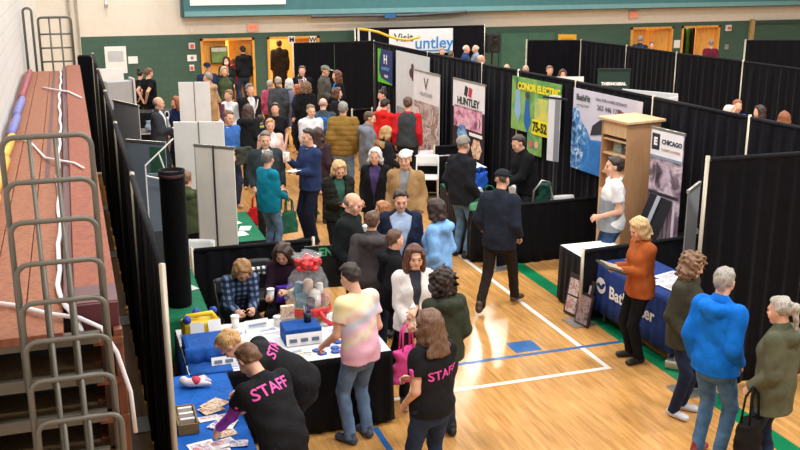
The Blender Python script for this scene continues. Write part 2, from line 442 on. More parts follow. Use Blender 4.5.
    if glasses:
        mb = MB()
        for sd in (-1, 1):
            c = HW(sd*.034, .106, .003); mb.tube([c+hr*.026*math.cos(t)+hu*.019*math.sin(t) for t in [2*PI*i/14 for i in range(14)]], .004, 6, True)
            mb.tube([HW(sd*.06, .103, .006), HW(sd*.082, .06, .012), HW(sd*.082, -.01, .012)], .0035, 6)
        mb.tube([HW(-.009, .108, .006), HW(.009, .108, .006)], .0035, 6)
        mb.v = [tuple(c*S for c in v) for v in mb.v]; mb.build('glasses', GLASS, root, True)
    if beard:
        e = Field(HC-.16, HC+.16, max(.009, vx*.8)); e.ell(HW(0, .034, -.055), Rr, (.066, .072, .075), k=.01, cut=[((0, -1, .2), .0), ((0, .0, 1), .028)]); e.ell(HW(0, .07, -.02), Rr, (.04, .06, .026), k=.01, mode='sub'); fin(e, 'beard', hairm(beard))
    # --- hair
    hs, hc = hair[0], hair[1]; hv = max(.0085, vx*.85)
    if hs not in ('none', 'bald'):
        hm = hairm(hc)
        hlo = HC-.20; hhi = HC+.20
        if hs in ('long', 'longwavy', 'pony'): hlo = HC-V([.25, .25, .45])
        if hs == 'bun': hhi = HC+.3
        Hf = Field(hlo, hhi, hv)
        t = .002 if hat else .010 if hs in ('short', 'balding', 'pony', 'bun') else .022
        def capcut(hl):   # keep what lies above the hairline plane
            return [((0, .88, -.475), hl)]
        if hs == 'balding':
            Hf.ell(HW(0, -.014, .020), Rr, (.081, .101, .070), k=.01, cut=[((0, .92, -.4), .012), ((0, .35, .94), .035)], ck=.02)
        else:
            Hf.ell(HW(0, -.014, .036), Rr, (.076+t, .096+t, .084+t), k=.01, cut=capcut((.036 if f else .028) + .010*rnd.random()), ck=.022)
            sg = rnd.choice((-1, 1)); Hf.cap(HW(-.030*sg, .048, .104), HW(.046*sg, .052, .092), .017, .013, k=.02)
            if hs == 'short' and not hat: Hf.cap(HW(0, -.085, -.005), HW(0, -.075, -.045), .058, .048, .026, .018, side=hr, k=.02)
        if hs in ('bob', 'bangs', 'curly', 'long', 'longwavy'):
            dn = {'bob': -.115, 'bangs': -.125, 'curly': -.12, 'long': -.24, 'longwavy': -.22}[hs]
            wv = .05 if hs == 'curly' else .040 if dn < -.15 else .034
            for sd in (-1, 1):
                Hf.cap(HW(sd*.072, .012, .06), HW(sd*.085, .0, -.06), wv*.8, wv, wv*1.5, wv*1.5, side=hr, k=.02)
                Hf.cap(HW(sd*.085, .0, -.06), HW(sd*.088, .0 if dn < -.15 else -.02, dn), wv, wv*.85, wv*1.4, wv, side=hr, k=.02)
            Hf.cap(HW(0, -.080, .02), HW(0, -.090, dn+.01),   .082, .118 if dn < -.15 else .085, .05, .034, side=hr, k=.03)
        if hs == 'bangs': Hf.cap(HW(-.05, .078, .06), HW(.05, .078, .06), .03, .03, .022, k=.02)
        if hs == 'pony': Hf.cap(HW(0, -.11, .05), HW(0, -.135, .03), .03, k=.01); Hf.cap(HW(0, -.135, .03), HW(0, -.13, -.16), .038, .018, k=.02)
        if hs == 'bun': Hf.cap(HW(0, -.07, .125), HW(0, -.075, .13), .05, k=.01)
        amp = {'curly': .016, 'longwavy': .010, 'short': .006}.get(hs, .006)
        Hf.wob(amp, 60. if hs == 'curly' else 40., seed)
        fin(Hf, 'hair', hm)
    if hat:
        kind_, hcol = hat[0], hat[1]; T = Field(HC-.22, HC+.24, hv)
        if kind_ == 'beanie':
            T.ell(HW(0, -.016, .045), Rr, (.097, .117, .105), k=.01, cut=[((0, .25, -.97), -.005)]); T.wob(.002, 70, seed)
            o = fin(T, 'beanie', fab(hcol, .35))
        else:
            sgn = -1 if kind_ == 'capback' else 1
            T.ell(HW(0, -.012, .048), Rr, (.094, .112, .088), k=.01, cut=[((0, .0, -1), -.002)])
            T.ell(HW(0, sgn*.145-.01, .052), Rr, (.075, .085, .012), k=.01)
            o = fin(T, 'cap', fab(hcol, .2))
    # --- trousers and shoes
    Tf = Field(lo, hi, vx)
    zt = .99
    Tf.cap(sp(0, 0, .86), sp(0, -.003, .95), hipw+.006, hipw+.004, .126, .124, k=.03); Tf.cap(sp(0, -.003, .95), sp(0, 0, zt), hipw+.003, wst*wd+.008, .122, .105*wd+.006, k=.03)
    for sd in (-1, 1):
        H, K, An = legs[sd]
        Tf.cap(H+V([0, -.012, .03]), K, .098*(1.04 if f else 1), .066, k=.03); Tf.cap(K, An+V([0, 0, -.03]), .066, .056, k=.02, flat='b')
    Tf.wob(.0035, 26, seed)
    fin(Tf, 'trousers', mat('denim', pants[1:], .8, 'denim') if pants.startswith('@') else fab(pants))
    if dist < 16:
        for sd in (-1, 1):
            H, K, An = legs[sd]; fo = V([math.sin(.18)*sd, math.cos(.18), 0])
            s_ = Field(An-V([.2, .24, .12]), An+V([.2, .28, .12]), max(.009, vx*.9))
            z0 = An[2]-.085
            a_ = V([An[0], An[1], z0+.045])-fo*.035; b_ = V([An[0], An[1], z0+.036])+fo*.15
            s_.cap(a_, b_, .042, .046, .045, .032, side=(1, 0, 0), k=.02); s_.cap(An+V([0, -.005, -.02]), An+V([0, -.005, .02]), .046, .044, k=.02)
            X_, Y_, Z_ = s_.grid(); s_.F = np.maximum(s_.F, (z0-Z_)[None, None, :]).astype(np.float32)
            fin(s_, 'shoe', mat('shoe', shoes, .5, var=.1))
    # --- top garments:  top = (kind, colour, {options})
    kind_, tc = top[0], top[1]; op = top[2] if len(top) > 2 else {}
    m = op.get('mat') or fab(tc)
    thick = {'tee': .015, 'shirt': .014, 'polo': .015, 'sweater': .016, 'cardigan': .016, 'hoodie': .021, 'jacket': .023, 'suit': .020, 'puffer': .042, 'coat': .026, 'vest': .026}[kind_]
    long_ = {'coat': .62, 'puffer': .86, 'jacket': .84, 'hoodie': .86, 'suit': .82}.get(kind_, .88)
    long_ = op.get('hem', long_)
    G = Field(lo-V([.04, .04, 0]), hi+V([.04, .04, 0]), vx)
    torso(G, thick, 0, 1.39 if kind_ != 'polo' else 1.39, k=.04)
    if kind_ in ('tee', 'shirt', 'polo', 'sweater', 'vest', 'cardigan'):
        G.cap(sp(0, -.008, 1.385), sp(0, -.012, 1.435), .15+thick, .078, .085+thick, .07, k=.03)
    else:
        G.cap(sp(0, -.008, 1.385), sp(0, -.012, 1.46), .15+thick, .085, .085+thick, .078, k=.03)
        G.cap(sp(0, -.02, 1.45), sp(0, -.015, 1.475), .078, .074, .074, .07, k=.015)
    if long_ < .86:
        if sit: pass
        else: 
            w_ = hipw+thick+(.03 if kind_ == 'coat' else .01)
            G.cap(sp(0, 0, long_), sp(0, 0, .9), w_+.01, hipw+thick, .135+thick, .12+thick, k=.03, flat='a')
    if not sit:
        hem = sp(0, 0, long_); ax_ = V([0, 0, -1.]) if lean < 20 else -(R1 @ V([0, 0, 1.]))
        X_, Y_, Z_ = G.grid(); dpl = (X_[:, None, None]-hem[0])*ax_[0]+(Y_[None, :, None]-hem[1])*ax_[1]+(Z_[None, None, :]-hem[2])*ax_[2]
        G.F = np.maximum(G.F, dpl).astype(np.float32)
    sl = sleeve if sleeve is not None else {'tee': .55, 'polo': .6, 'vest': 0.0}.get(kind_, 2.0)
    G2 = None
    def sleeves(Fd, sl, th):
        for sd in (-1, 1):
            E, Wr = arms_w[sd]; base = sp(sd*shx*.55, -.01, 1.39)
            Fd.cap(base, Sh[sd], .06+th*.6, .056+th, k=.035)
            if sl <= 1: Fd.cap(Sh[sd], Sh[sd]+(E-Sh[sd])*sl, .056*wd**.5+th, .052*wd**.4+th*1.3, k=.025, flat='b')
            else:
                Fd.cap(Sh[sd], E, .056*wd**.5+th, .045*wd**.4+th, k=.025); e2 = E+(Wr-E)*min(1., sl-1)*.98; Fd.cap(E, e2, .046*wd**.4+th, .036+th*.8, k=.02, flat='b')
    if kind_ == 'vest':
        sc_ = op.get('sleeves')
        if sc_:
            G2 = Field(lo, hi, vx); sleeves(G2, 2.0, .014); torso(G2, .008, 1.1, 1.39); G2.cap(sp(0, -.008, 1.385), sp(0, -.012, 1.455), .15, .08, .085, .072, k=.03); G2.wob(.004, 24, seed); fin(G2, 'shirt', fab(sc_))
        for sd in (-1, 1): G.cap(sp(sd*.08, -.01, 1.37), sp(sd*.135, -.01, 1.37), .075, k=.03)
    else: sleeves(G, sl, thick)
    if op.get('hood'):
        G.cap(sp(-.07, -.115, 1.42), sp(.07, -.115, 1.42), .062, k=.03); G.cap(sp(0, -.125, 1.36), sp(0, -.12, 1.42), .05, .06, k=.03)
    if op.get('open'):     # open front: a wedge cut out of the cloth, wider at the neck
        w0 = op['open']; X_, Y_, Z_ = G.grid()
        up = R2 @ V([0, 0, 1.]); fr_ = R2 @ V([0, 1., 0]); o_ = sp(0, 0, 1.05)
        rx = X_[:, None, None]-o_[0]; ry = Y_[None, :, None]-o_[1]; rz_ = Z_[None, None, :]-o_[2]
        hgt = rx*0+ry*up[1]+rz_*up[2]; fwd = ry*fr_[1]+rz_*fr_[2]
        wdt = np.clip(.012+w0*np.clip((hgt+.02)/.42, 0, 1), 0, .13) if not op.get('wide') else w0+0*hgt
        wed = np.maximum(np.abs(rx)-wdt, .035-fwd)
        G.F = np.maximum(G.F, -wed).astype(np.float32)
    G.wob(.0045 if kind_ not in ('tee',) else .006, 20, seed)
    if kind_ == 'puffer':
        X_, Y_, Z_ = G.grid(); G.F += (.010*(1-np.abs(np.sin(PI*Z_/.085)))**2)[None, None, :].astype(np.float32)
    nm = {'tee': 't_shirt', 'polo': 'polo_shirt', 'suit': 'suit_jacket', 'puffer': 'puffer_jacket'}.get(kind_, kind_)
    gob = fin(G, nm, m)
    if inner:
        I_ = Field(lo, hi, vx); torso(I_, .010, 0, 1.39); I_.cap(sp(0, -.008, 1.385), sp(0, -.012, 1.45), .14, .076, .09, .07, k=.03)
        if op.get('hem', .9) > .85 or True: pass
        fin(I_, 'shirt', inner if not isinstance(inner, str) else fab(inner))
    ctx = dict(root=root, S=S, sp=sp, R2=R2, HW=HW, arms=arms_w, legs=legs, top=gob, N=N, Sh=Sh, vx=vx, P=P, yaw=yaw, X=X, Y=Y, fin=fin)
    if extra: extra(ctx)
    return ctx
def on_cloth(ctx, body, size, m, z, x=0., back=True, rot=0., bold=.0015, xs=1.):
    """printed lettering that follows the cloth of the shirt"""
    S = ctx['S']; R2 = ctx['R2']; me = text_mesh(body, size, 'CENTER', 0.0, bold, xs)
    bm = bmesh.new(); bm.from_mesh(me); bmesh.ops.remove_doubles(bm, verts=bm.verts, dist=1e-5)
    bmesh.ops.triangulate(bm, faces=bm.faces)
    for _ in range(3):
        ed = [e for e in bm.edges if e.calc_length() > .02]
        if ed: bmesh.ops.subdivide_edges(bm, edges=ed, cuts=1)
        bmesh.ops.triangulate(bm, faces=bm.faces)
    bm.to_mesh(me); bm.free()
    sg = -1 if back else 1
    o = ctx['sp'](x, sg*.5, z)*S; r = R2 @ V([1 if back else -1, 0, 0]); u = R2 @ V([0, 0, 1.]); n = R2 @ V([0, sg*1., 0])
    cr, sr = math.cos(rot), math.sin(rot)
    gm = ctx['top'].data
    bv = BVHTree.FromPolygons([v.co.copy() for v in gm.vertices], [tuple(p.vertices) for p in gm.polygons])
    for v in me.vertices:
        a, b_ = v.co.x*cr-v.co.y*sr, v.co.x*sr+v.co.y*cr
        q = Vector(o+r*a+u*b_); hit = bv.ray_cast(q, Vector(-n), 1.2)
        v.co = (hit[0]+Vector(n)*.004) if hit[0] is not None else q-Vector(n)*(.5*S-.13)
    me.update()
    return link('lettering', me, m, ctx['top'])
# ------------------------------------------------------------------ the hall
WY = 28.6
_k = WY/26.6
def wz(z): return CAMZ-(CAMZ-z)*_k
def wx(x): return x*_k
def struct(name, mb, m, parent=None, **k):
    o = mb.build(name, m, parent, **k)
    if parent is None: o['kind'] = 'structure'
    return o
def floor_mat():
    m = bpy.data.materials.new('maple_floor'); m.use_nodes = True; nt = m.node_tree; N = nt.nodes; L = nt.links; b = N['Principled BSDF']
    tc = N.new('ShaderNodeTexCoord'); mp = N.new('ShaderNodeMapping'); mp.inputs['Rotation'].default_value = (0, 0, PI/2); L.new(tc.outputs['Object'], mp.inputs['Vector'])
    br = N.new('ShaderNodeTexBrick'); br.offset = .37; br.inputs['Scale'].default_value = 1.0; br.inputs['Brick Width'].default_value = .85; br.inputs['Row Height'].default_value = .060
    br.inputs['Mortar Size'].default_value = .0012; br.inputs['Bias'].default_value = -.1
    br.inputs['Color1'].default_value = (*lin('#d2a063'), 1); br.inputs['Color2'].default_value = (*lin('#c69355'), 1); br.inputs['Mortar'].default_value = (*lin('#a87a48'), 1)
    L.new(mp.outputs['Vector'], br.inputs['Vector'])
    n = N.new('ShaderNodeTexNoise'); n.inputs['Scale'].default_value = 3; n.inputs['Detail'].default_value = 6
    mp2 = N.new('ShaderNodeMapping'); mp2.inputs['Scale'].default_value = (7, .7, 1); L.new(tc.outputs['Object'], mp2.inputs['Vector']); L.new(mp2.outputs['Vector'], n.inputs['Vector'])
    r = N.new('ShaderNodeValToRGB'); r.color_ramp.elements[0].position = .3; r.color_ramp.elements[0].color = (.72, .66, .58, 1); r.color_ramp.elements[1].position = .65; r.color_ramp.elements[1].color = (1.08, 1.06, 1.0, 1)
    L.new(n.outputs['Fac'], r.inputs['Fac'])
    mx = N.new('ShaderNodeMix'); mx.data_type = 'RGBA'; mx.blend_type = 'MULTIPLY'; mx.inputs['Factor'].default_value = 1
    L.new(br.outputs['Color'], mx.inputs[6]); L.new(r.outputs['Color'], mx.inputs[7]); L.new(mx.outputs[2], b.inputs['Base Color'])
    b.inputs['Roughness'].default_value = .18; b.inputs['Specular IOR Level'].default_value = .45
    return m
fl = struct('floor', MB().bbox(-1.2, 28, -3, 36, -.1, 0), floor_mat())
line_white = mat('court_line_white', '#f4efe4', .3, var=.03); line_blue = mat('court_line_blue', '#2b62a0', .3, var=.05); line_green = mat('court_line_green', '#0d7a4d', .3, var=.06)
def cline(x0, x1, y0, y1, m, z=.0015): MB().bbox(x0, x1, y0, y1, 0, z).build('court_line', m, fl)
cline(5.25, 5.31, 8.60, 13.0, line_white); cline(1.0, 5.31, 8.54, 8.60, line_white); cline(3.2, 5.25, 12.94, 13.0, line_white)
cline(2.3, 5.80, 9.15, 9.21, line_blue, .002); cline(4.50, 4.83, 9.26, 9.56, line_blue, .002)
cline(2.42, 2.48, 6.8, 8.05, line_blue, .002)
cline(5.80, 6.02, 4.0, 12.6, line_green)
cream = mat('cream_wall', '#e2dacb', .8, var=.03); 
def green_mat():
    m = bpy.data.materials.new('green_block_wall'); m.use_nodes = True; nt = m.node_tree; N = nt.nodes; L = nt.links; b = N['Principled BSDF']
    tc = N.new('ShaderNodeTexCoord'); sx = N.new('ShaderNodeSeparateXYZ'); L.new(tc.outputs['Object'], sx.inputs[0])
    cm = N.new('ShaderNodeCombineXYZ'); L.new(sx.outputs['X'], cm.inputs['X']); L.new(sx.outputs['Z'], cm.inputs['Y'])
    br = N.new('ShaderNodeTexBrick'); br.inputs['Scale'].default_value = 1; br.inputs['Brick Width'].default_value = .4; br.inputs['Row Height'].default_value = .2; br.inputs['Mortar Size'].default_value = .006
    br.inputs['Color1'].default_value = (*lin('#3c5c4e'), 1); br.inputs['Color2'].default_value = (*lin('#405f51'), 1); br.inputs['Mortar'].default_value = (*lin('#375447'), 1)
    L.new(cm.outputs[0], br.inputs['Vector']); L.new(br.outputs['Color'], b.inputs['Base Color']); b.inputs['Roughness'].default_value = .55
    return m
def block_mat():
    m = bpy.data.materials.new('painted_block_wall'); m.use_nodes = True; nt = m.node_tree; N = nt.nodes; L = nt.links; b = N['Principled BSDF']
    tc = N.new('ShaderNodeTexCoord'); sx = N.new('ShaderNodeSeparateXYZ'); L.new(tc.outputs['Object'], sx.inputs[0])
    cm = N.new('ShaderNodeCombineXYZ'); L.new(sx.outputs['Y'], cm.inputs['X']); L.new(sx.outputs['Z'], cm.inputs['Y'])
    br = N.new('ShaderNodeTexBrick'); br.inputs['Scale'].default_value = 1; br.inputs['Brick Width'].default_value = .4; br.inputs['Row Height'].default_value = .2; br.inputs['Mortar Size'].default_value = .006
    br.inputs['Color1'].default_value = (*lin('#d9d6d1'), 1); br.inputs['Color2'].default_value = (*lin('#d5d1cb'), 1); br.inputs['Mortar'].default_value = (*lin('#c3beb7'), 1)
    L.new(cm.outputs[0], br.inputs['Vector']); L.new(br.outputs['Color'], b.inputs['Base Color']); b.inputs['Roughness'].default_value = .6
    return m
GREEN = green_mat()
struct('wall_left', MB().bbox(-1.05, -.80, -3, WY+.25, 0, 6), block_mat())
# back wall: green below 2.32 m, cream above, openings for four doorways
DO = [(wx(a), wx(b)) for a, b in ((3.30, 4.75), (5.10, 6.56), (16.44, 17.95), (18.27, 19.68))]
DT = wz(2.2)
wb = MB(); xs = [.29] + [v for d in DO for v in d] + [28]
for i in range(0, len(xs), 2): wb.bbox(xs[i], xs[i+1], WY, WY+.25, 0, DT)
ZB = wz(2.32)
wb.bbox(.29, 28, WY, WY+.25, DT, ZB)
bw = struct('wall_back', MB().bbox(-1.05, 28, WY, WY+.25, ZB, 6), cream)
wb.build('green_dado', GREEN, bw); MB().bbox(-1.05, .29, WY, WY+.25, 0, ZB).build('pier', cream, bw)
struct('wall_right', MB().bbox(28, 28.25, -3, WY+.25, 0, 6), cream)
# corridor behind the doorways
yel = mat('yellow_corridor_wall', '#e8b860', .6, var=.05)
struct('wall_corridor', MB().bbox(2.2, 25, 32.0, 32.2, 0, 2.7), yel)
struct('wall_corridor_end', MB().bbox(2.0, 2.2, WY+.25, 32.2, 0, 2.7), yel); struct('wall_corridor_far_end', MB().bbox(25, 25.2, WY+.25, 32.2, 0, 2.7), yel)
struct('ceiling_corridor', MB().bbox(2.0, 25.2, WY+.25, 32.2, 2.7, 2.8), cream)
for i, (a, b_) in enumerate(DO):
    fr = MB(); fr.bbox(a, a+.07, WY-.04, WY+.28, 0, DT).bbox(b_-.07, b_, WY-.04, WY+.28, 0, DT).bbox(a, b_, WY-.04, WY+.28, DT-.07, DT)
    d = struct(f'door_{i+1}', fr, OAK); d.name = f'door_{i+1}'
    mid = (a+b_)/2
    for sd, hx in ((1, a+.07), (-1, b_-.07)):
        w = mid-a-.08; ang = {0: (.2, .55), 1: (1.5, .35), 2: (.25, .6), 3: (1.5, .3)}[i][0 if sd > 0 else 1]
        c = (hx+sd*w/2*math.cos(ang), WY+.15+w/2*math.sin(ang), (DT-.08)/2)
        lf = MB().box(c, (w, .045, DT-.1), rz=sd*ang).build('door_leaf', OAK, d)
        hxp = (hx+sd*(w-.08)*math.cos(ang), WY+.15+(w-.08)*math.sin(ang)-.05, 1.02)
        MB().box(hxp, (.04, .05, .22), rz=sd*ang).build('door_handle', METAL, lf)
# teal fascia along the top of the back wall
teal = mat('teal_panel', '#3f7377', .5, var=.06); teal2 = mat('teal_panel_light', '#6f9da0', .5, var=.05)
fa = struct('trim_1', MB().bbox(wx(2.85), 28, WY-.35, WY, wz(2.93), 4.2), teal)
MB().bbox(wx(2.89), 28, WY-.37, WY-.02, wz(2.80), wz(2.93)).build('lower_band', teal2, fa); MB().bbox(wx(2.84), 28, WY-.36, WY-.01, wz(2.77), wz(2.80)).build('dark_edge', mat('dark_edge', '#2d4a4a', .5), fa)
MB().bbox(wx(2.82), wx(2.88), WY-.37, WY, wz(2.77), 4.2).build('end_cap', mat('dark_edge', '#2d4a4a', .5), fa)
MB().bbox(wx(3.05), 6, WY-.38, WY-.35, wz(3.08), 3.9).build('white_panel', PAPER, fa)
# green double door, shut
g5 = struct('door_5', MB().bbox(12.9, 14.9, WY-.05, WY, 0, 2.0), mat('dark_green_frame', '#325544', .5))
for x0 in (12.97, 13.91): MB().bbox(x0, x0+.92, WY-.07, WY-.04, .01, 1.95).build('door_leaf', mat('green_door', '#3a6350', .5), g5)
MB().bbox(13.8, 13.86, WY-.11, WY-.05, .95, 1.15).build('door_handle', METAL, g5)
struct('trim_2', MB().bbox(.22, .28, WY-.05, WY, 0, 6), mat('conduit_grey', '#a39c8e', .5)); struct('trim_3', MB().tube([(.05, WY-.05, 0), (.05, WY-.05, 6)], .035, 8), mat('conduit_grey', '#a39c8e', .5))
struct('trim_4', MB().bbox(wx(20.80), wx(20.95), WY-.1, WY, 0, wz(2.36)), mat('tan_post', '#b39460', .5)); struct('trim_5', MB().bbox(wx(20.95), 28, WY-.09, WY, wz(2.22), ZB), mat('dark_rail', '#31493f', .5))
# exit signs, detectors, notices on the wall
def wallbox(name, label, cat, px, py, w, h, m, dep=.05, parts=()):
    p = atY(px, py, WY-dep); t = thing(name, label, cat, p)
    MB().box((0, dep/2-.002, 0), (w, dep, h)).build('housing', m, t)
    for (nm, c, s_, mm) in parts: MB().box(c, s_).build(nm, mm, t)
    return t, p
EXR = mat('exit_letters', '#f2603f', .4, emit=.8, var=0); EXB = mat('exit_face', '#eab49c', .5, var=.03)
for (px, py, lb) in ((253, 27.5, 'red lit EXIT sign above the wall between the two left doorways'), (634, 15, 'red lit EXIT sign over the right pair of oak doorways')):
    t, p = wallbox('exit_sign', lb, 'exit sign', px, py, .34, .24, EXB, .08)
    lettering('EXIT', .11, EXR, t, frame_mx((0, -.005, 0), (1, 0, 0), (0, 0, 1)), bold=.004)
wallbox('fire_alarm', 'small red and white fire alarm, topmost box left of the doors', 'fire alarm', 192, 46, .17, .17, WHITE, .07, [('red_lens', (0, -.02, 0), (.1, .05, .1), pla('#d9583c'))])
wallbox('wall_notice', 'small white framed notice between two alarm boxes on green wall', 'notice', 192, 58, .26, .18, PAPER, .02, [('picture', (.0, -.004, 0), (.08, .006, .08), pla('#8f7d74'))])
wallbox('pull_station', 'small red pull station, lowest box left of the doors', 'fire alarm', 192, 68, .13, .17, WHITE, .06, [('red_lever', (0, -.02, 0), (.08, .05, .1), pla('#c8543c'))])
wallbox('thermostat', 'round white detector above the alarm boxes on cream wall', 'detector', 192, 30, .09, .09, WHITE, .04)
wallbox('wall_notice', 'white notice on green wall between the right oak doorways', 'notice', 677, 44, .24, .26, PAPER, .02)
wallbox('fire_alarm', 'white alarm box with red strobe right of the last doorway', 'fire alarm', 729, 28, .2, .2, WHITE, .07, [('red_lens', (0, -.02, 0), (.1, .05, .1), pla('#d9583c'))])
wallbox('pull_station', 'small grey pull station low on green wall right of last doorway', 'fire alarm', 727, 47, .13, .17, mat('grey_box', '#8c938c', .5), .06)
wallbox('notice_board', 'tall white poster sheet on green wall at far left', 'poster', 116, 60, .58, .75, PAPER, .02, [('printed_text', (0, -.004, .1), (.42, .004, .3), mat('grey_print', '#c3c7cb', .8))])
wallbox('wall_notice', 'small white sheet on green wall beside the tall poster', 'notice', 133, 60, .26, .2, PAPER, .02)
for px, ch in ((292, 'M'), (313, 'W')):
    p = atY(px, 40, WY-.1) 
    t = thing('letter_sign', f'white square sign lettered {ch} inside the second oak doorway', 'sign', (p[0], WY-.06, p[2]))
    MB().box((0, 0, 0), (.20, .02, .22)).build('panel', PAPER, t); lettering(ch, .2, pla('#2a2a2a'), t, frame_mx((0, -.013, 0), (1, 0, 0), (0, 0, 1)), bold=.006)
p = atY(216, 51, 27.4)
t = thing('framed_picture', 'framed picture of a green sports field in the first doorway', 'picture', (wx(3.80), WY+.10, wz(1.74)))
MB().box((0, 0, 0), (.50, .03, .50)).build('frame', mat('dark_frame', '#4a3823', .5), t); MB().box((0, -.016, -.06), (.44, .01, .30)).build('picture_field', mat('pic_green', '#6f8f4d', .6, var=.3), t); MB().box((0, -.016, .16), (.44, .01, .12)).build('picture_sky', mat('pic_sky', '#c6cbb8', .6, var=.2), t)
# hanging cable and bar under the fascia
t = thing('divider_bar', 'dark long bar hung below the teal fascia with a blue clamp', 'bar', (wx(6.25), WY-.45, wz(2.77)))
MB().tube([(0, 0, -.03), (1.5, 0, -.03), (3.0, 0, -.05), (4.9, 0, 0.02)], .045, 8).build('bar', mat('dark_bar', '#43464a', .5), t); MB().box((2.4, 0, -.05), (.34, .12, .12)).build('clamp', pla('#2c5f92'), t)
for px, lb in ((106, 'small grey bracket hanging on the cream wall at upper left'),):
    p = atY(px, 4, WY-.05); t = thing('wall_hook', lb, 'hook', p); MB().tube([(0, 0, .5), (0, 0, 0)], .02, 6).build('rod', METAL, t); MB().lathe([(.02, .1), (.05, 0), (.05, -.08), (.02, -.1)], n=10).build('weight', METAL, t)

# ------------------------------------------------------------------ bleachers
bwood = mat('bleacher_wood', '#9a5a42', .62, 'wood', color2='#7c4236', scale=5, spec=.2)
bwood2 = mat('bleacher_deck', '#a06a4c', .62, 'wood', color2='#84503f', scale=4, spec=.2)
maroon = mat('maroon_edge', '#56242c', .5, 'plain', var=.12); gsteel = mat('grey_steel', '#6f6b62', .45, 'plain', metal=.4, var=.08)
under = mat('raw_plywood', '#6e5a3c', .7, 'wood', color2='#59462e'); orange = mat('orange_steel', '#74412a', .5, var=.1)
bl = thing('bleacher', 'long retracted wooden bleacher against the left wall', 'bleacher', (-.2, 5.3, 0))
Lb = 13.0
def bb(nm, x0, x1, y0, y1, z0, z1, m, par=None): return MB().bbox(x0+.2, x1+.2, y0-5.3, y1-5.3, z0, z1).build(nm, m, par or bl, bevel=.006)
bb('seat_plank', -.10, .13, 5.32, 18.0, 2.44, 2.50, bwood); bb('plank_end', -.10, .13, 5.30, 5.32, 2.30, 2.5, maroon)
bb('end_stripe', -.10, .13, 5.321, 5.62, 2.50, 2.504, maroon)
bb('dark_seam', -.16, -.10, 5.5, 18.0, 2.42, 2.47, maroon)
for x0, x1 in ((-.78, -.57), (-.565, -.37), (-.365, -.165)): bb('deck_board', x0, x1, 5.15, 18.0, 2.36, 2.41, bwood2)
bb('dark_seam', -.32, -.28, 9.0, 18.0, 2.411, 2.414, maroon)
for k in range(8):
    z = 2.34-.235*k
    if k:
        bb('deck_board', -.72, .10, 5.30, 17.5, z-.03, z, under)
        bb('seat_plank', -.02, .13, 5.35, 17.5, z-.05, z+.03, orange)
    bb('nose_beam', -.74, .02, 5.20, 5.24, z-.035, z+.035, gsteel)
    MB().tube([(-.55, -.08, z-.02), (-.40, -.08, z-.22), (-.55, -.08, z-.22)], .022, 6).build('bracket', gsteel, bl)
    bb('end_rail', -.02, .14, 5.22, 5.26, z-.06, z-.02, orange)
bb('side_post', .09, .14, 5.24, 5.30, 0, 2.36, orange); bb('side_frame', .02, .135, 5.30, 17.5, 0, 2.36, mat('lattice_brown', '#4c2f22', .7, var=.3, scale=40))
bb('back_frame', -.79, -.72, 5.3, 17.5, 0, 2.3, mat('dark_steel', '#2c2a28', .6))
for y in (5.32, 8.5, 12, 15): bb('under_frame', -.7, .0, y+.3, y+.36, 0, 2.3, mat('dark_steel', '#2c2a28', .6))
def arch(mb, x0, x1, y, z0, z1, r=.014, rc=.06):
    pts = [(x0, y, z0), (x0, y, z1-rc)] + [(x0+rc-rc*math.cos(a), y, z1-rc+rc*math.sin(a)) for a in (PI/8, PI/4, 3*PI/8, PI/2)] + [(x1-rc+rc*math.sin(a), y, z1-rc+rc*math.cos(a)) for a in (0, PI/8, PI/4, 3*PI/8, PI/2)] + [(x1, y, z0)]
    return mb.tube(pts, r, 10)
ordw = ('topmost', 'second', 'third', 'fourth', 'fifth', 'sixth', 'seventh', 'lowest')
for k in range(8):
    y = 5.02-.030*k; z1 = [float(atY(50, yy, 5.02-.03*i)[2]) for i, yy in enumerate((133, 178, 218, 260, 299, 338, 378, 420))][k]-.014; xo = .0
    t = thing('guard_rail', f'grey tubular arched guard rail at bleacher end, {ordw[k]} of the nested eight' , 'railing', (-.14, y, z1-.9))
    x0 = float(atY((7, 9, 11, 15, 18, 20, 23, 28)[k], 200+20*k, y)[0])+.14; x1 = float(atY((96, 97, 98, 102, 104, 106, 109, 115)[k], 200+20*k, y)[0])+.14
    arch(MB(), x0, x1, 0, 0, .9).build('frame', gsteel, t, True)
    for xp in (x0+.13, x0+.25): MB().tube([(xp, .0, 0), (xp, .0, .89)], .011, 8).build('post', gsteel, t, True)
# far end railings
for i, (x0, x1, y, z1, nm) in enumerate(((-.52, .05, 19.2, 3.25, 'grey grid guard rail at the far end of the bleacher'), (-.74, -.60, 18.6, 3.45, 'narrow grey loop rail by the left wall beyond the bleacher'))):
    t = thing('guard_rail', nm, 'railing', (0, y, 1.5)); arch(MB(), x0, x1, 0, 0, z1-1.5, .022).build('frame', gsteel, t, True)
    if i == 0:
        for zz in (.95, 1.2, 1.45): MB().tube([(x0, 0, zz), (x1, 0, zz)], .016, 8).build('crossbar', gsteel, t, True)
        for xx in (-.33, -.14): MB().tube([(xx, 0, 0), (xx, 0, z1-1.5)], .016, 8).build('post', gsteel, t, True)
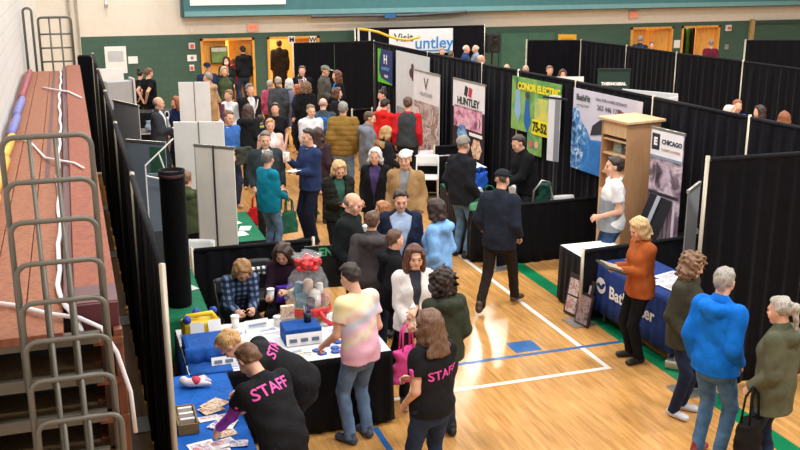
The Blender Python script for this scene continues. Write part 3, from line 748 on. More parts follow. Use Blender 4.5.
# ropes and straps on the bleacher
rope = mat('white_rope', '#eeeaf0', .8, var=.04)
def lie(name, label, cat, pts, r, m, n=8):
    o = MB().tube(pts, r, n).build(name, m, None, True); tag(o, label, cat); return o
rp = []
for i in range(40):
    y = 5.9+i*.30; rp.append((-.195+.010*math.sin(i*1.7)+.01*math.sin(i*.4), y, 2.435))
rp = [(-.06, 5.22, 2.32), (-.10, 5.30, 2.44), (-.15, 5.5, 2.44), (-.18, 5.7, 2.44)] + rp
lie('rope', 'white rope running the length of the bleacher top', 'rope', rp, .016, rope)
t = lie('strap', 'white strap sagging over the near end of the bleacher boards', 'strap', [(-.60, 5.75, 2.43), (-.42, 5.62, 2.43), (-.25, 5.40, 2.44), (-.08, 5.27, 2.44), (.03, 5.24, 2.38), (.10, 5.20, 2.24), (.155, 5.19, 2.0), (.165, 5.19, 1.75)], .013, rope)
lie('cord', 'thin white cord across the bleacher boards beyond the railings', 'cord', [(-.70, 11.2, 2.43), (-.50, 11.0, 2.425), (-.33, 10.0, 2.43), (-.22, 9.7, 2.46), (-.05, 9.2, 2.515), (.02, 8.95, 2.515)], .010, rope)
lie('cord', 'white cord across the far maroon end of the bleacher', 'cord', [(-.45, 15.6, 2.425), (-.2, 14.9, 2.46), (-.08, 14.3, 2.515), (.08, 13.6, 2.515)], .014, rope)
yl = pla('#dca52c', .5, .1); bp = mat('purple_pad', '#6a6fb0', .6, var=.12); rd = mat('red_pad', '#8d3b46', .6, var=.12)
for i, (y0, y1, m, lb) in enumerate(((7.2, 8.35, yl, 'yellow padded roll by left wall nearest the railings'), (8.45, 9.9, yl, 'yellow padded roll by left wall, behind the nearest yellow roll'), (10.0, 11.2, yl, 'yellow padded roll by left wall touching a blue roll'), (11.3, 12.6, bp, 'blue padded roll by left wall next to the yellow rolls'), (12.7, 14.2, bp, 'blue padded roll by left wall between blue and red rolls'), (14.3, 17.6, rd, 'long dark red padded roll at far end by left wall'))):
    o = MB().tube([(-.70, y0, 2.46), (-.70+.0, y0+.06, 2.46), (-.69, (y0+y1)/2, 2.462), (-.68, y1-.06, 2.46), (-.68, y1, 2.46)], [.025, .045, .05, .045, .025], 12).build('padded_roll', m, None, True); tag(o, lb, 'pad', 'padded rolls along the wall')
# ------------------------------------------------------------------ pipe and drape
def drape(label, A, B, ztop, zb=.03, post=(True, True), group='pipe and drape bays', seed=0, panels=None, amp=.024, sag=0.0):
    A = V([A[0], A[1]], float); B = V([B[0], B[1]], float); L = np.linalg.norm(B-A); ang = math.atan2(B[1]-A[1], B[0]-A[0])
    t = thing('pipe_drape', label, 'drape', (A[0], A[1], 0), ang, group)
    rnd = random.Random(seed*17+int(L*100)); npan = panels or max(1, round(L/1.3))
    for q in range(npan):
        x0 = L*q/npan+.012; x1 = L*(q+1)/npan-.004; n = max(14, int((x1-x0)*52)); rows = [0, .012, .05, .06, .14, .3, .5, .7, .86, 1.0]
        ph = [rnd.uniform(0, 6) for _ in range(4)]; k1 = rnd.uniform(27, 36); k2 = rnd.uniform(11, 17)
        mb = MB(); vs = []; zt = ztop+.012
        for r_ in rows:
            z = zt-(zt-zb)*r_; am = amp*(.25 if r_ < .055 else min(1, .45+r_*.8))
            for i in range(n+1):
                x = x0+(x1-x0)*i/n; w = am*(math.sin(k1*x+ph[0]+.6*math.sin(2.1*r_+ph[1]))*.62+math.sin(k2*x+ph[2]+.9*r_)*.5+.2*math.sin(63*x+ph[3]))
                vs.append((x, w-.012, z))
        m_ = n+1; R_ = len(rows)
        back = [(x, y+.012, z) for x, y, z in vs]; fs = []
        for r_ in range(R_-1):
            for i in range(n):
                a = r_*m_+i; fs.append((a, a+m_, a+m_+1, a+1)); o = R_*m_; fs.append((o+a, o+a+1, o+a+m_+1, o+a+m_))
        o = R_*m_
        for i in range(n): fs.append((i, i+1, o+i+1, o+i)); a = (R_-1)*m_+i; fs.append((a+1, a, o+a, o+a+1))
        for r_ in range(R_-1):
            a = r_*m_; fs.append((a, o+a, o+a+m_, a+m_)); a = r_*m_+n; fs.append((a, a+m_, o+a+m_, o+a))
        mb.add(vs+back, fs); mb.build('curtain', DRAPE, t, True)
    cb = MB().tube([(0, 0, ztop), (L, 0, ztop)], .014, 8).build('crossbar', POLE, t, True); MB().tube([(.03, 0, ztop), (L-.03, 0, ztop)], .027, 10).build('rod_pocket', POCKET, t, True)
    for k, on in enumerate(post):
        if on:
            x = (0, L)[k]; up_ = MB().tube([(x, 0, .01), (x, 0, ztop+.04)], .021 if group != 'near' else .028, 12).build('upright', POLE, t, True)
            MB().box((x, 0, .008), (.32, .32, .012)).build('base_plate', METAL, up_)
    return t
# left row beside the bleacher
ys = [5.98, 8.8, 11.7, 14.6, 17.5, 20.4]
who = ['nearest bay with the tan end pole', 'second bay from the tan end pole', 'third bay from the tan end pole', 'fourth bay from the tan end pole', 'farthest bay']
for i in range(5): drape(f'tall black drape beside the bleacher, {who[i]}', (.43-.004*i, ys[i]), (.43-.004*(i+1), ys[i+1]), 2.44, post=(True, i == 4), seed=i+1)
drape('narrow black drape return closing the gap at the bleacher far end', (.10, 20.55), (.40, 20.55), 2.40, seed=9, panels=1, post=(False, False))
# rear left corner and the long right row
drape('tall black drape at hall rear behind the capped man', (5.38, 24.6), (7.54, 24.6), 2.17, seed=11)
LA = [(6.57, 21.44), (6.84, 18.6), (7.05, 16.3), (7.20, 15.1), (7.43, 13.5), (7.60, 11.6), (7.76, 9.75), (7.95, 8.0)]
wl = ['with the blue and green hanging banner', 'behind the red and white stand-up banner', 'left of the hanging green banner', 'behind the hanging green banner', 'carrying the blue splash banner', 'behind the tall wooden cabinet', 'at right behind the olive-jacketed shopper']
for i in range(7): drape(f'tall black centre-row drape {wl[i]}', LA[i], LA[i+1], 2.44, post=(i > 0, i == 6), seed=20+i)
# far right row
LBp = [(11.0, 22.65), (12.3, 22.2), (12.56, 20.45), (12.7, 18.6), (13.0, 16.7), (13.2, 14.7)]
wl = ['facing bay below the yellow sign', 'bay behind the dark green sign board', 'bay above the big white panel', 'bay before the open right doorway', 'rightmost bay above two seated heads']
for i in range(5): drape(f'tall black drape of the far right row, {wl[i]}', LBp[i], LBp[i+1], 2.25, post=(True, i == 4), seed=40+i)
drape('tall black drape in far right corner below the dark rail', (14.76, 18.95), (17.6, 18.2), 2.44, seed=50); 
drape('tall black drape behind the town banner near the loudspeaker', (8.0, 28.0), (12.15, 28.0), 2.25, seed=52)
drape('tall black drape in right foreground behind the ponytailed woman', (5.75, 7.78), (8.2, 7.70), 2.44, seed=60, post=(True, True), panels=2)
# low side drapes
drape('low black drape behind the two women signing papers', (1.18, 11.42), (2.68, 11.40), .91, seed=61, amp=.018)
drape('low black drape facing the aisle right of the walking man', (5.53, 12.18), (7.30, 12.22), .91, seed=62, amp=.02)
drape('low black drape behind the white folding chair', (6.25, 16.62), (7.0, 16.60), .91, seed=63, amp=.018)
drape('low black drape near the red hoodie against the centre row', (6.02, 21.4), (6.50, 21.4), .91, seed=64, amp=.018)
drape('low black drape between the blue table and the white-topped table', (5.64, 9.88), (7.72, 10.05), .91, seed=65, amp=.018)
# ------------------------------------------------------------------ banners
def panel(name, label, cat, TL, TR, h, m, thick=.012, stand=None, group=None, bow=0.0):
    """upright panel: TL/TR = top corners (x, y, z); hangs straight down by h"""
    TL = V(TL, float); TR = V(TR, float); w = np.linalg.norm((TR-TL)[:2]); ang = math.atan2(TR[1]-TL[1], TR[0]-TL[0])
    z1 = (TL[2]+TR[2])/2; t = thing(name, label, cat, (TL[0], TL[1], 0), ang, group)
    MB().box((w/2, 0, z1-h/2), (w, thick, h)).build('panel', m, t)
    if stand:
        MB().box((w/2, .0, .05), (w+.06, .20, .09)).build('base', METAL, t, bevel=.02); MB().box((w/2, 0, z1+.01), (w+.02, .03, .035)).build('top_rail', METAL, t)
        MB().tube([(w/2, .05, .08), (w/2, .03, z1)], .014, 8).build('support_pole', mat('black_metal', '#1b1b1c', .4), t)
    def F(x, z, off=.008): return frame_mx((x, -thick/2-off, z), (1, 0, 0), (0, 0, 1))
    return t.children[0], w, z1, F
def patch(t, x0, x1, z0, z1, m, name='printed_area', off=.010, th=.004): return MB().bbox(x0, x1, -off-th, -off, z0, z1).build(name, m, t)
def disc(t, x, z, r, m, name='printed_mark', n=20, off=.011):
    return MB().add([(x+r*math.cos(2*PI*k/n), -off-.004, z+r*math.sin(2*PI*k/n)) for k in range(n)]+[(x+r*math.cos(2*PI*k/n), -off, z+r*math.sin(2*PI*k/n)) for k in range(n)], [tuple(range(n))]+[(k, n+k, n+(k+1) % n, (k+1) % n) for k in range(n)]).build(name, m, t)
def onL(A, B, u, off):   # point on a row of drapes, moved off towards the aisle
    A = V(A); B = V(B); d = (B-A)/np.linalg.norm(B-A); n = V([d[1], -d[0]]); n = n if n @ V([-1, 0]) > 0 else -n
    p = A+(B-A)*u+n*off; return p
RA, RB = (6.57, 21.44), (7.95, 8.0)
def rowpt(Y, off=.08): 
    u = (Y-RA[1])/(RB[1]-RA[1]); xs_ = np.interp(-Y, [-q[1] for q in LA], [q[0] for q in LA]); return (xs_-off, Y)
def rp3(Y, z, off=.08): p = rowpt(Y, off); return (p[0], p[1], z)
navy = pla('#1c2f6b', .5); lime = pla('#5fbf2e', .5)
t, w, z1, F = panel('hanging_banner', 'blue and lime green banner hung on the black drape, lettered H', 'banner', rp3(21.0, 2.34), rp3(20.2, 2.34), .74, navy)
MB().add([(0, -.010, 2.34), (.20, -.010, 2.34), (.10, -.010, 2.12), (.07, -.010, 1.85), (.2, -.010, 1.70), (w, -.010, 1.62), (w, -.010, 1.60), (0, -.010, 1.60)], [(0, 1, 2, 3, 4, 5, 6, 7)]).build('printed_area', lime, t)
lettering('H', .28, PAPER, t, F(w*.55, 2.12), bold=.006); lettering('HUNTLEY', .10, mat('print_blue', '#7fb4e0', .6), t, F(w*.55, 1.92)); lettering('PARK', .09, PAPER, t, F(w*.6, 1.76))
grey_b = pla('#cfd0d2', .6)
t, w, z1, F = panel('hanging_banner', 'tall light grey banner with a dark red flame mark behind the V banner', 'banner', rp3(20.0, 2.38), rp3(18.35, 2.38), 2.1, grey_b)
for dx, dz, r_ in ((-.05, .0, .10), (.06, .04, .08), (0, .14, .06), (.03, -.1, .06)): disc(t, w*.52+dx, 1.98+dz, r_, mat('maroon_print', '#5a3040', .6))
patch(t, .05, .6, 1.0, 1.2, mat('grey_print2', '#8e9498', .6))
t, w, z1, F = panel('retractable_banner', 'white retractable banner with a thin V over a room picture', 'banner', rp3(18.65, 2.11, .28), rp3(17.45, 2.11, .28), 1.96, pla('#e3e1e2', .6), stand=True)
lettering('V', .34, pla('#5d4a45'), t, F(w*.5, 1.88)); lettering('VAUGHAN', .12, mat('grey_print2', '#8e9498', .6), t, F(w*.5, 1.68))
patch(t, .02, w-.02, .12, 1.52, mat('room_print', '#a08a88', .6, 'picture', color2=['#4d3a38', '#cdbcb9', '#8a6a5e', '#e4d8d6', '#a98d92'], scale=3))
t, w, z1, F = panel('retractable_banner', 'black and white retractable banner with red mark and hexagon pictures', 'banner', rp3(16.95, 2.12, .24), rp3(15.75, 2.12, .24), 1.98, pla('#2a1420', .6), stand=True)
patch(t, .0, w, 1.62, 2.12, pla('#e6e4e6', .6), off=.008); patch(t, .05, w*.93, 1.26, 1.66, mat('crowd_print', '#d27a9a', .6, 'picture', color2=['#6a4a60', '#d98aa6', '#e8c6d0', '#b05a80'], scale=5), off=.008)
lettering('HUNTLEY', .19, pla('#232323'), t, F(w*.5, 1.75, .012), bold=.006); MB().box((w*.43, -.014, 1.95), (.12, .006, .18), ry=.25).build('printed_mark', pla('#2a2a2a'), t); MB().box((w*.56, -.014, 1.94), (.12, .006, .17), ry=.25).build('printed_mark', pla('#c2313f'), t)
hexm = [mat('hex_print', '#4a6ea8', .6, 'picture', color2=['#2e3f70', '#5f9ad0', '#c0d4e6'], scale=6), mat('hex_print2', '#d09a7a', .6, 'picture', color2=['#8a3f3a', '#e0b090', '#f0e0d0'], scale=9), mat('hex_print3', '#c08a80', .6, 'picture', color2=['#6a3040', '#d8a8a0', '#f3e3dc'], scale=9)]
for (hx, hz, hm_) in ((.32, 1.14, 0), (.78, .94, 1), (.32, .72, 2)): disc(t, w*hx, hz, .20, hexm[hm_], 'hexagon_picture', 6)
patch(t, w*.55, w*.95, 1.16, 1.22, PAPER, off=.012)
gp = mat('lawn_print', '#4f8a4c', .6, 'picture', color2=['#2f6a45', '#5f9a52', '#8ab45a', '#4a8f6a'], scale=2)
t, w, z1, F = panel('hanging_banner', 'green hanging banner with yellow heading and two blue figures', 'banner', rp3(15.15, 2.37), rp3(13.75, 2.37), .90, gp)
lettering('CONOR ELECTRIC', .165, pla('#f4df2a'), t, F(w*.56, 2.22), bold=.008, xs=.88)
patch(t, w*.50, w, 1.50, 2.08, mat('sun_print', '#b8bd52', .6, 'picture', color2=['#4fa08a', '#c6c964', '#e2d04e'], scale=3), off=.009)
patch(t, w*.46, w, 1.47, 1.72, pla('#f2e21f', .6), off=.012); lettering('75-52    0', .22, pla('#26321c'), t, F(w*.72, 1.595, .018), bold=.008, xs=.8)
for fx, fz, mm in ((.14, 1.98, '#8fb2d8'), (.34, 1.84, '#2563b0')):
    MB().add([(w*fx-.05, -.012, fz+.18), (w*fx+.05, -.012, fz+.18), (w*fx+.11, -.012, fz-.2), (w*fx+.02, -.012, fz-.38), (w*fx-.09, -.012, fz-.2)], [(0, 1, 2, 3, 4)]).build('printed_figure', pla(mm), t); disc(t, w*fx, fz+.25, .06, pla('#4a3a40'))
MB().bbox(w*.36, w*.66, -.006, .006, 1.12, 1.46).build('lower_flag', gp, t); disc(t, w*.45, 1.3, .06, pla('#c86a5a')); disc(t, w*.56, 1.3, .06, pla('#d8b89a'))
# tall white-grey pull-up seen from its side
t = thing('retractable_banner', 'narrow white and grey pull-up banner standing before the green banner', 'banner', (7.10, 13.55, 0), math.radians(-62))
MB().box((0, 0, 1.72), (.22, .012, 1.04)).build('panel', pla('#e4e4e8', .6), t); MB().box((0, 0, .05), (.46, .2, .09)).build('base', METAL, t); MB().box((0, 0, 2.2), (.44, .03, .03)).build('top_rail', pla('#222222'), t); MB().tube([(.02, .02, .08), (.02, .012, 2.2)], .014, 8).build('support_pole', pla('#4a4a4c'), t)
MB().box((.06, -.010, 1.70), (.09, .006, .98)).build('edge_strip', pla('#8a8a90', .6), t)
bm_ = pla('#cfcad8', .6)
t, w, z1, F = panel('hanging_banner', 'wide white banner with blue water splash hung above the cabinet', 'banner', rp3(13.42, 2.37), rp3(11.72, 2.37), 1.25, bm_)
splash = mat('water_print', '#3f74b4', .6, 'picture', color2=['#17345c', '#2f6cb0', '#74a6d6', '#dfe9f3'], scale=9)
MB().add([(0, -.010, 1.12), (.0, -.010, 2.05), (.16, -.010, 2.10), (.22, -.010, 1.9), (.40, -.010, 1.78), (.55, -.010, 1.60), (.6, -.010, 1.12)], [(0, 1, 2, 3, 4, 5, 6)]).build('water_splash', splash, t)
MB().add([(.26, -.012, 1.12), (.40, -.012, 1.62), (.75, -.012, 1.66), (w, -.012, 1.66), (w, -.012, 1.12)], [(0, 1, 2, 3, 4)]).build('blue_water', mat('deep_water_print', '#1f66ae', .6, 'picture', color2=['#1b5fa8', '#2f7cc4', '#5fa0dc'], scale=3), t)
MB().add([(.55, -.013, 1.86), (.75, -.013, 1.98), (.95, -.013, 1.96), (1.05, -.013, 1.84), (.8, -.013, 1.76), (.5, -.013, 1.7)], [(0, 1, 2, 3, 4, 5)]).build('dark_shape', pla('#2c2f3c'), t)
MB().add([(1.15, -.013, 2.2), (1.42, -.013, 2.14), (1.36, -.013, 1.86), (1.22, -.013, 1.84)], [(0, 1, 2, 3)]).build('printed_figure', pla('#9a4a50'), t); patch(t, 1.48, 1.62, 1.7, 2.0, pla('#d88a4a'), off=.012)
lettering('BathFit', .13, pla('#4a4f52'), t, F(.27, 2.24), bold=.003); lettering('one day baths', .06, pla('#7a8a80'), t, F(.27, 2.13)); lettering('CALL FOR A FREE ESTIMATE', .062, pla('#4a5060'), t, F(.98, 2.27)); lettering('262 446 1230', .11, pla('#4a5060'), t, F(.95, 2.15))
# chicago closet banner
t, w, z1, F = panel('retractable_banner', 'retractable banner headed CHICAGO over a picture of clothes in a closet', 'banner', (7.03, 10.70, 2.20), (7.10, 10.10, 2.20), 2.10, mat('closet_print', '#8f7f8c', .6, 'picture', color2=['#2e2630', '#6a5a66', '#b49fae', '#d8c8d4', '#7a6672'], scale=4), stand=True)
patch(t, .0, w, 1.84, 2.20, pla('#eceaf0', .6)); patch(t, .0, w, 1.835, 1.87, pla('#9fb4cc')); MB().bbox(.02, .17, -.016, -.012, 1.94, 2.15).build('logo_square', pla('#2d2d35'), t)
lettering('E', .13, PAPER, t, F(.095, 2.045, .014), bold=.008); lettering('CHICAGO', .082, pla('#2c2c34'), t, F(w*.665, 2.06, .012), bold=.003); lettering('CLOSETS & MORE', .045, pla('#b07a4a'), t, F(w*.64, 1.96, .012))
for i in range(7): MB().box((.10+.07*i, -.014, .95+.03*(i % 2)), (.045, .006, .75)).build('printed_clothes', pla(['#cdbccb', '#9a8796', '#e2d6e0', '#b6a3b2'][i % 4]), t)
MB().bbox(.02, w-.02, -.016, -.010, 1.36, 1.40).build('printed_shelf', pla('#3a3038'), t); MB().bbox(.0, .1, -.016, -.010, .4, 1.2).build('printed_shelf', pla('#5a4a54'), t)
# grey back of a pull-up beside the right foreground drape
t, w, z1, F = panel('retractable_banner', 'plain grey back of a pull-up banner beside the foreground drape pole', 'banner', (5.93, 8.30, 1.98), (6.30, 8.62, 1.98), 1.9, pla('#8f9095', .6), stand=True)
# left booth boards
for (x0, y0, x1, y1, zt, m_, lb, nm) in ((1.33, 14.40, 2.03, 14.15, 2.0, pla('#efede9', .7), 'pale two-panel display board seen from behind, nearer the camera', 'display_board'), (1.90, 19.05, 2.48, 18.9, 2.0, pla('#e6e5e3', .7), 'pale two-panel display board seen from behind, farther and smaller', 'display_board')):
    L_ = math.hypot(x1-x0, y1-y0); t = thing(nm, lb, 'display board', (x0, y0, 0), math.atan2(y1-y0, x1-x0))
    for k in (0, 1): MB().box((L_*(.25+.5*k), .02*k, zt/2+.02), (L_/2-.008, .03, zt-.04)).build('board', m_, t, bevel=.004)
    MB().box((L_/2, .0, zt/2), (.012, .04, zt)).build('hinge', pla('#6d6d6d'), t)
t, w, z1, F = panel('retractable_banner', 'cream back of a pull-up banner with a black centre pole at left', 'banner', (1.40, 12.42, 2.0), (1.84, 12.05, 2.0), 1.95, pla('#efe7dd', .7), stand=True)
MB().tube([(w*.5, -.03, .06), (w*.50, -.03, 2.03)], .012, 8).build('front_pole', pla('#2a2a2a'), t)
MB().tube([(w*.0, 0, .06), (w*0, 0, 2.0)], .010, 8).build('edge_strip', pla('#a7a099'), t)
# tall black fabric tower
t = thing('display_tower', 'round black fabric display tower on the green table behind the left drape pole', 'display', (.875, 9.98, .757))
MB().lathe([(.125, .0), (.13, .03), (.13, 1.40), (.135, 1.41), (.135, 1.47), (.12, 1.47), (.11, 1.41)], n=32).build('fabric_tube', mat('black_fabric', '#09090c', .8, 'velvet', var=.2), t, True)
MB().lathe([(.136, 1.40), (.139, 1.405), (.139, 1.43), (.136, 1.435)], n=32).build('top_band', mat('dark_red_band', '#3a1d20', .6), t, True)
# white easel frame behind it
t = thing('easel', 'thin white folding display frame above the black tower', 'easel', (.80, 12.1, 0))
for a, b_ in (((-.05, 0, 1.85), (.32, .1, 2.15)), ((-.05, 0, 1.72), (.30, 0, 1.62)), ((.12, .05, 2.0), (.22, .05, 1.65)), ((-.05, 0, 0), (-.05, 0, 1.86)), ((.30, .05, 0), (.30, .05, 1.64))): MB().tube([a, b_], .010, 6).build('strut', WHITE, t)
MB().box((.12, .1, 1.35), (.30, .02, .75)).build('board', pla('#66707c', .6), t)
# grey curved banner back
t, w, z1, F = panel('retractable_banner', 'dark grey back of a banner by the far left drape', 'banner', (.62, 17.2, 1.95), (.98, 16.4, 1.95), 1.85, pla('#b4b4b8', .6), stand=True)
t, w, z1, F = panel('retractable_banner', 'green-edged grey banner back beyond the black tower', 'banner', (.62, 13.6, 1.9), (1.1, 13.2, 1.9), 1.8, pla('#7f8d99', .6), stand=True)
patch(t, w*.6, w, .9, 1.85, pla('#3f6a50'))
# town banner hung before the rear drape
t, w, z1, F = panel('hanging_banner', 'white banner lettered untley in blue across the hall rear', 'banner', (8.96, 27.7, 2.23), (10.98, 27.7, 2.23), .72, pla('#e4e6ea', .6))
lettering('untley', .50, mat('print_blue2', '#2f86c8', .6), t, F(w*.70, 1.80), bold=.006); lettering('Visit', .34, pla('#4a4a58'), t, F(w*.22, 1.98), bold=.004); patch(t, w*.45, w*.95, 1.56, 1.60, mat('print_blue2', '#2f86c8', .6))
lie('cable', 'yellow cable draped above the black drapes near the town banner', 'cable', [tuple(atY(x, y, 26.5)) for x, y in ((358, 29), (368, 30), (378, 32), (388, 36), (398, 39), (408, 40), (416, 38), (420, 37))], .035, pla('#d9b32e'))
for px in (358.5, 369.5):
    p = atY(px, 29, 26.5); o = thing('pole', f'thin white upright holding the yellow cable at hall rear{", right one" if px > 360 else ", left one"}', 'pole', (p[0], 26.5, 0)); MB().tube([(0, 0, .03), (0, 0, p[2])], .03, 8).build('shaft', WHITE, o); MB().box((0, 0, .015), (.4, .4, .02)).build('base_plate', METAL, o)
# loudspeaker on stand
t = thing('loudspeaker', 'black loudspeaker on a pole before the green double door', 'loudspeaker', (12.42, 28.0, 0))
MB().box((0, 0, 1.72), (.42, .35, .58)).build('cabinet', pla('#17181a', .6), t, bevel=.03); MB().tube([(0, 0, .6), (0, 0, 1.45)], .03, 8).build('pole', pla('#202124'), t)
for k in range(3): a = k*2.1; MB().tube([(0, 0, .7), (.5*math.cos(a), .5*math.sin(a), .02)], .02, 6).build('leg', pla('#202124'), t)
for z, r_ in ((1.62, .15), (1.88, .07)): disc_m = MB().lathe([(r_, 0), (r_, .02), (r_*.4, .005)], n=18); disc_m.build('driver_cone', pla('#0c0c0d'), t, xf=Matrix.Translation((0, -.18, z)) @ Matrix.Rotation(PI/2, 4, 'X'))
# signs beyond the centre row
def small_sign(name, label, P0, P1, zt, zb, m, txt=None, tm=None, size=.2, legs=True):
    L_ = math.hypot(P1[0]-P0[0], P1[1]-P0[1]); t = thing(name, label, 'sign', (P0[0], P0[1], 0), math.atan2(P1[1]-P0[1], P1[0]-P0[0]))
    MB().box((L_/2, 0, (zt+zb)/2), (L_, .02, zt-zb)).build('panel', m, t)
    if legs:
        for x in (.06, L_-.06): MB().tube([(x, .03, .01), (x, .03, zb+.1)], .014, 6).build('leg', METAL, t)
    if txt: lettering(txt, size, tm or PAPER, t, frame_mx((L_/2, -.014, zt-(zt-zb)*.3), (1, 0, 0), (0, 0, 1)), bold=.006)
    return t, L_
t, L_ = small_sign('sign_board', 'dark green sign board with white lettering above the centre drapes', (10.55, 18.25), (11.18, 18.0), 2.0, 1.05, pla('#14352f', .5), 'THERMOSEAL', size=.085)
MB().box((L_/2, -.02, 1.42), (L_*.42, .02, .24)).build('white_card', PAPER, t); MB().bbox(-.01, L_+.01, -.02, .02, 1.98, 2.04).build('top_rail', pla('#0e1d1b'), t)
small_sign('yellow_sign', 'yellow sign standing beyond the drape below the teal fascia', (12.75, 24.3), (13.2, 24.1), 2.25, 1.7, pla('#eeb22c', .6), 'OPEN', pla('#c47a1a'), .14)
t, L_ = small_sign('sign_board', 'white sign board behind the green hanging banner', (9.55, 18.6), (10.3, 18.4), 1.86, 1.2, PAPER, 'BOOK', pla('#6a4a4a'), .12)
t, L_ = small_sign('sign_board', 'small white card with black text left of the dark green board', (8.75, 15.8), (9.25, 15.7), 1.85, 1.45, PAPER, 'HOME', pla('#222222'), .11); MB().box((L_/2, -.014, 1.6), (L_*.8, .006, .1)).build('printed_text', pla('#5b5b5b'), t)
t = thing('display_board', 'large white folding panel showing over the centre drapes, far right', 'display board', (9.0, 14.7, 0), -1.0)
MB().box((.5, 0, 1.42), (1.0, .03, 1.40)).build('panel', pla('#dcdde0', .7), t); MB().box((1.0, -.17, 1.40), (.03, .32, 1.36)).build('side_panel', pla('#cfd1d5', .7), t)
for x in (.05, .95): MB().tube([(x, 0, .01), (x, 0, .8)], .02, 6).build('leg', METAL, t)

# ------------------------------------------------------------------ tables
def table(name, label, cx, cy, L, W, rz, top_m, skirt_m=None, h=.745, drop=None, group=None, seed=0, cloth=None):
    t = thing(name, label, 'table', (cx, cy, 0), rz, group); rnd = random.Random(seed)
    MB().box((0, 0, h-.018), (L, W, .036)).build('tabletop', WHITE, t, bevel=.006)
    for sx in (-1, 1):
        for sy in (-1, 1): MB().tube([(sx*(L/2-.12), sy*(W/2-.08), .0), (sx*(L/2-.14), sy*(W/2-.08), h-.03)], .016, 8).build('leg', METAL, t)
    if top_m: MB().box((0, 0, h+.004), (L+.02, W+.02, .010)).build('table_cover', top_m, t, bevel=.004)
    if skirt_m:
        dr = drop if drop is not None else h-.03; n = 4*40; per = []; hl, hw = L/2+.012, W/2+.012; tot = 2*(L+W)
        loop = []
        for (a, b_) in (((-hl, -hw), (hl, -hw)), ((hl, -hw), (hl, hw)), ((hl, hw), (-hl, hw)), ((-hl, hw), (-hl, -hw))):
            ln = math.hypot(b_[0]-a[0], b_[1]-a[1]); k = max(6, int(ln/.028)); nx_, ny_ = (b_[1]-a[1])/ln, -(b_[0]-a[0])/ln
            for i in range(k): loop.append((a[0]+(b_[0]-a[0])*i/k, a[1]+(b_[1]-a[1])*i/k, nx_, ny_, i/k*ln))
        vs = []; rows = (0, .1, .4, .7, 1.0); ph = rnd.uniform(0, 6)
        for r_ in rows:
            for (x, y, nx_, ny_, s_) in loop:
                w_ = (.004+.022*r_)*(.5+.5*math.sin(s_*44+ph+.7*math.sin(s_*9)))+.008*r_; vs.append((x+nx_*w_, y+ny_*w_, h+.006-dr*r_))
        m_ = len(loop); fs = [(r_*m_+i, r_*m_+(i+1) % m_, (r_+1)*m_+(i+1) % m_, (r_+1)*m_+i) for r_ in range(len(rows)-1) for i in range(m_)]
        mb = MB(); mb.add(vs, [f[::-1] for f in fs]); o = mb.build('skirt', skirt_m, t, True); so = o.modifiers.new('s', 'SOLIDIFY'); so.thickness = .006; so.offset = 0
    return t
BLUE = mat('royal_blue_cloth', '#1a5fb8', .7, 'fabric', var=.15); NAVYC = mat('navy_cloth', '#2b4282', .75, 'fabric', var=.12); GRNC = mat('green_cloth', '#1f6b4c', .75, 'fabric', var=.12)
BLUE2 = mat('blue_cloth', '#1d4f9a', .7, 'fabric', var=.15); WCLOTH = mat('white_cloth', '#dfe0e4', .75, 'fabric', var=.05); BSK = mat('black_skirt', '#121216', .75, 'velvet', var=.2)
def chair(label, x, y, rz, m=WHITE, group='white folding chairs'):
    t = thing('folding_chair', label, 'chair', (x, y, 0), rz, group)
    MB().box((0, 0, .44), (.40, .40, .03)).build('seat', m, t, bevel=.012)
    # backrest: shallow curved panel
    mb = MB(); n = 8; vs = []
    for j, z in enumerate((.60, .66, .76, .81)):
        hw = .21 if j in (1, 2) else .19
        for i in range(n+1): u = -1+2*i/n; vs.append((u*hw, -.22-.03*(1-u*u)-.03*(z-.6)/.2, z))
    k = n+1; fs = [(j*k+i, j*k+i+1, (j+1)*k+i+1, (j+1)*k+i) for j in range(3) for i in range(n)]
    mb.add(vs, fs); o = mb.build('backrest', m, t, True); s_ = o.modifiers.new('s', 'SOLIDIFY'); s_.thickness = .022
    for sx in (-1, 1):
        MB().tube([(sx*.20, .24, 0), (sx*.20, .02, .44), (sx*.20, -.20, .66), (sx*.20, -.25, .80)], .013, 8).build('leg', m, t, True)
        MB().tube([(sx*.18, -.26, 0), (sx*.18, -.08, .30), (sx*.18, .10, .44)], .013, 8).build('leg', m, t, True)
    MB().tube([(-.18, -.2, .1), (.18, -.2, .1)], .01, 6).build('stretcher', METAL, t)
    return t
# ------------------------------------------------------------------ front booth (left) with the long display table
table('expo_table', 'long display table with white cover and black skirt, in front booth', 1.69, 8.68, 1.86, 1.15, 0, WCLOTH, BSK, seed=1)
TZ = .757
def onT(name, label, cat, x, y, z=TZ, rz=0., group=None): return thing(name, label, cat, (x, y, z), rz, group)
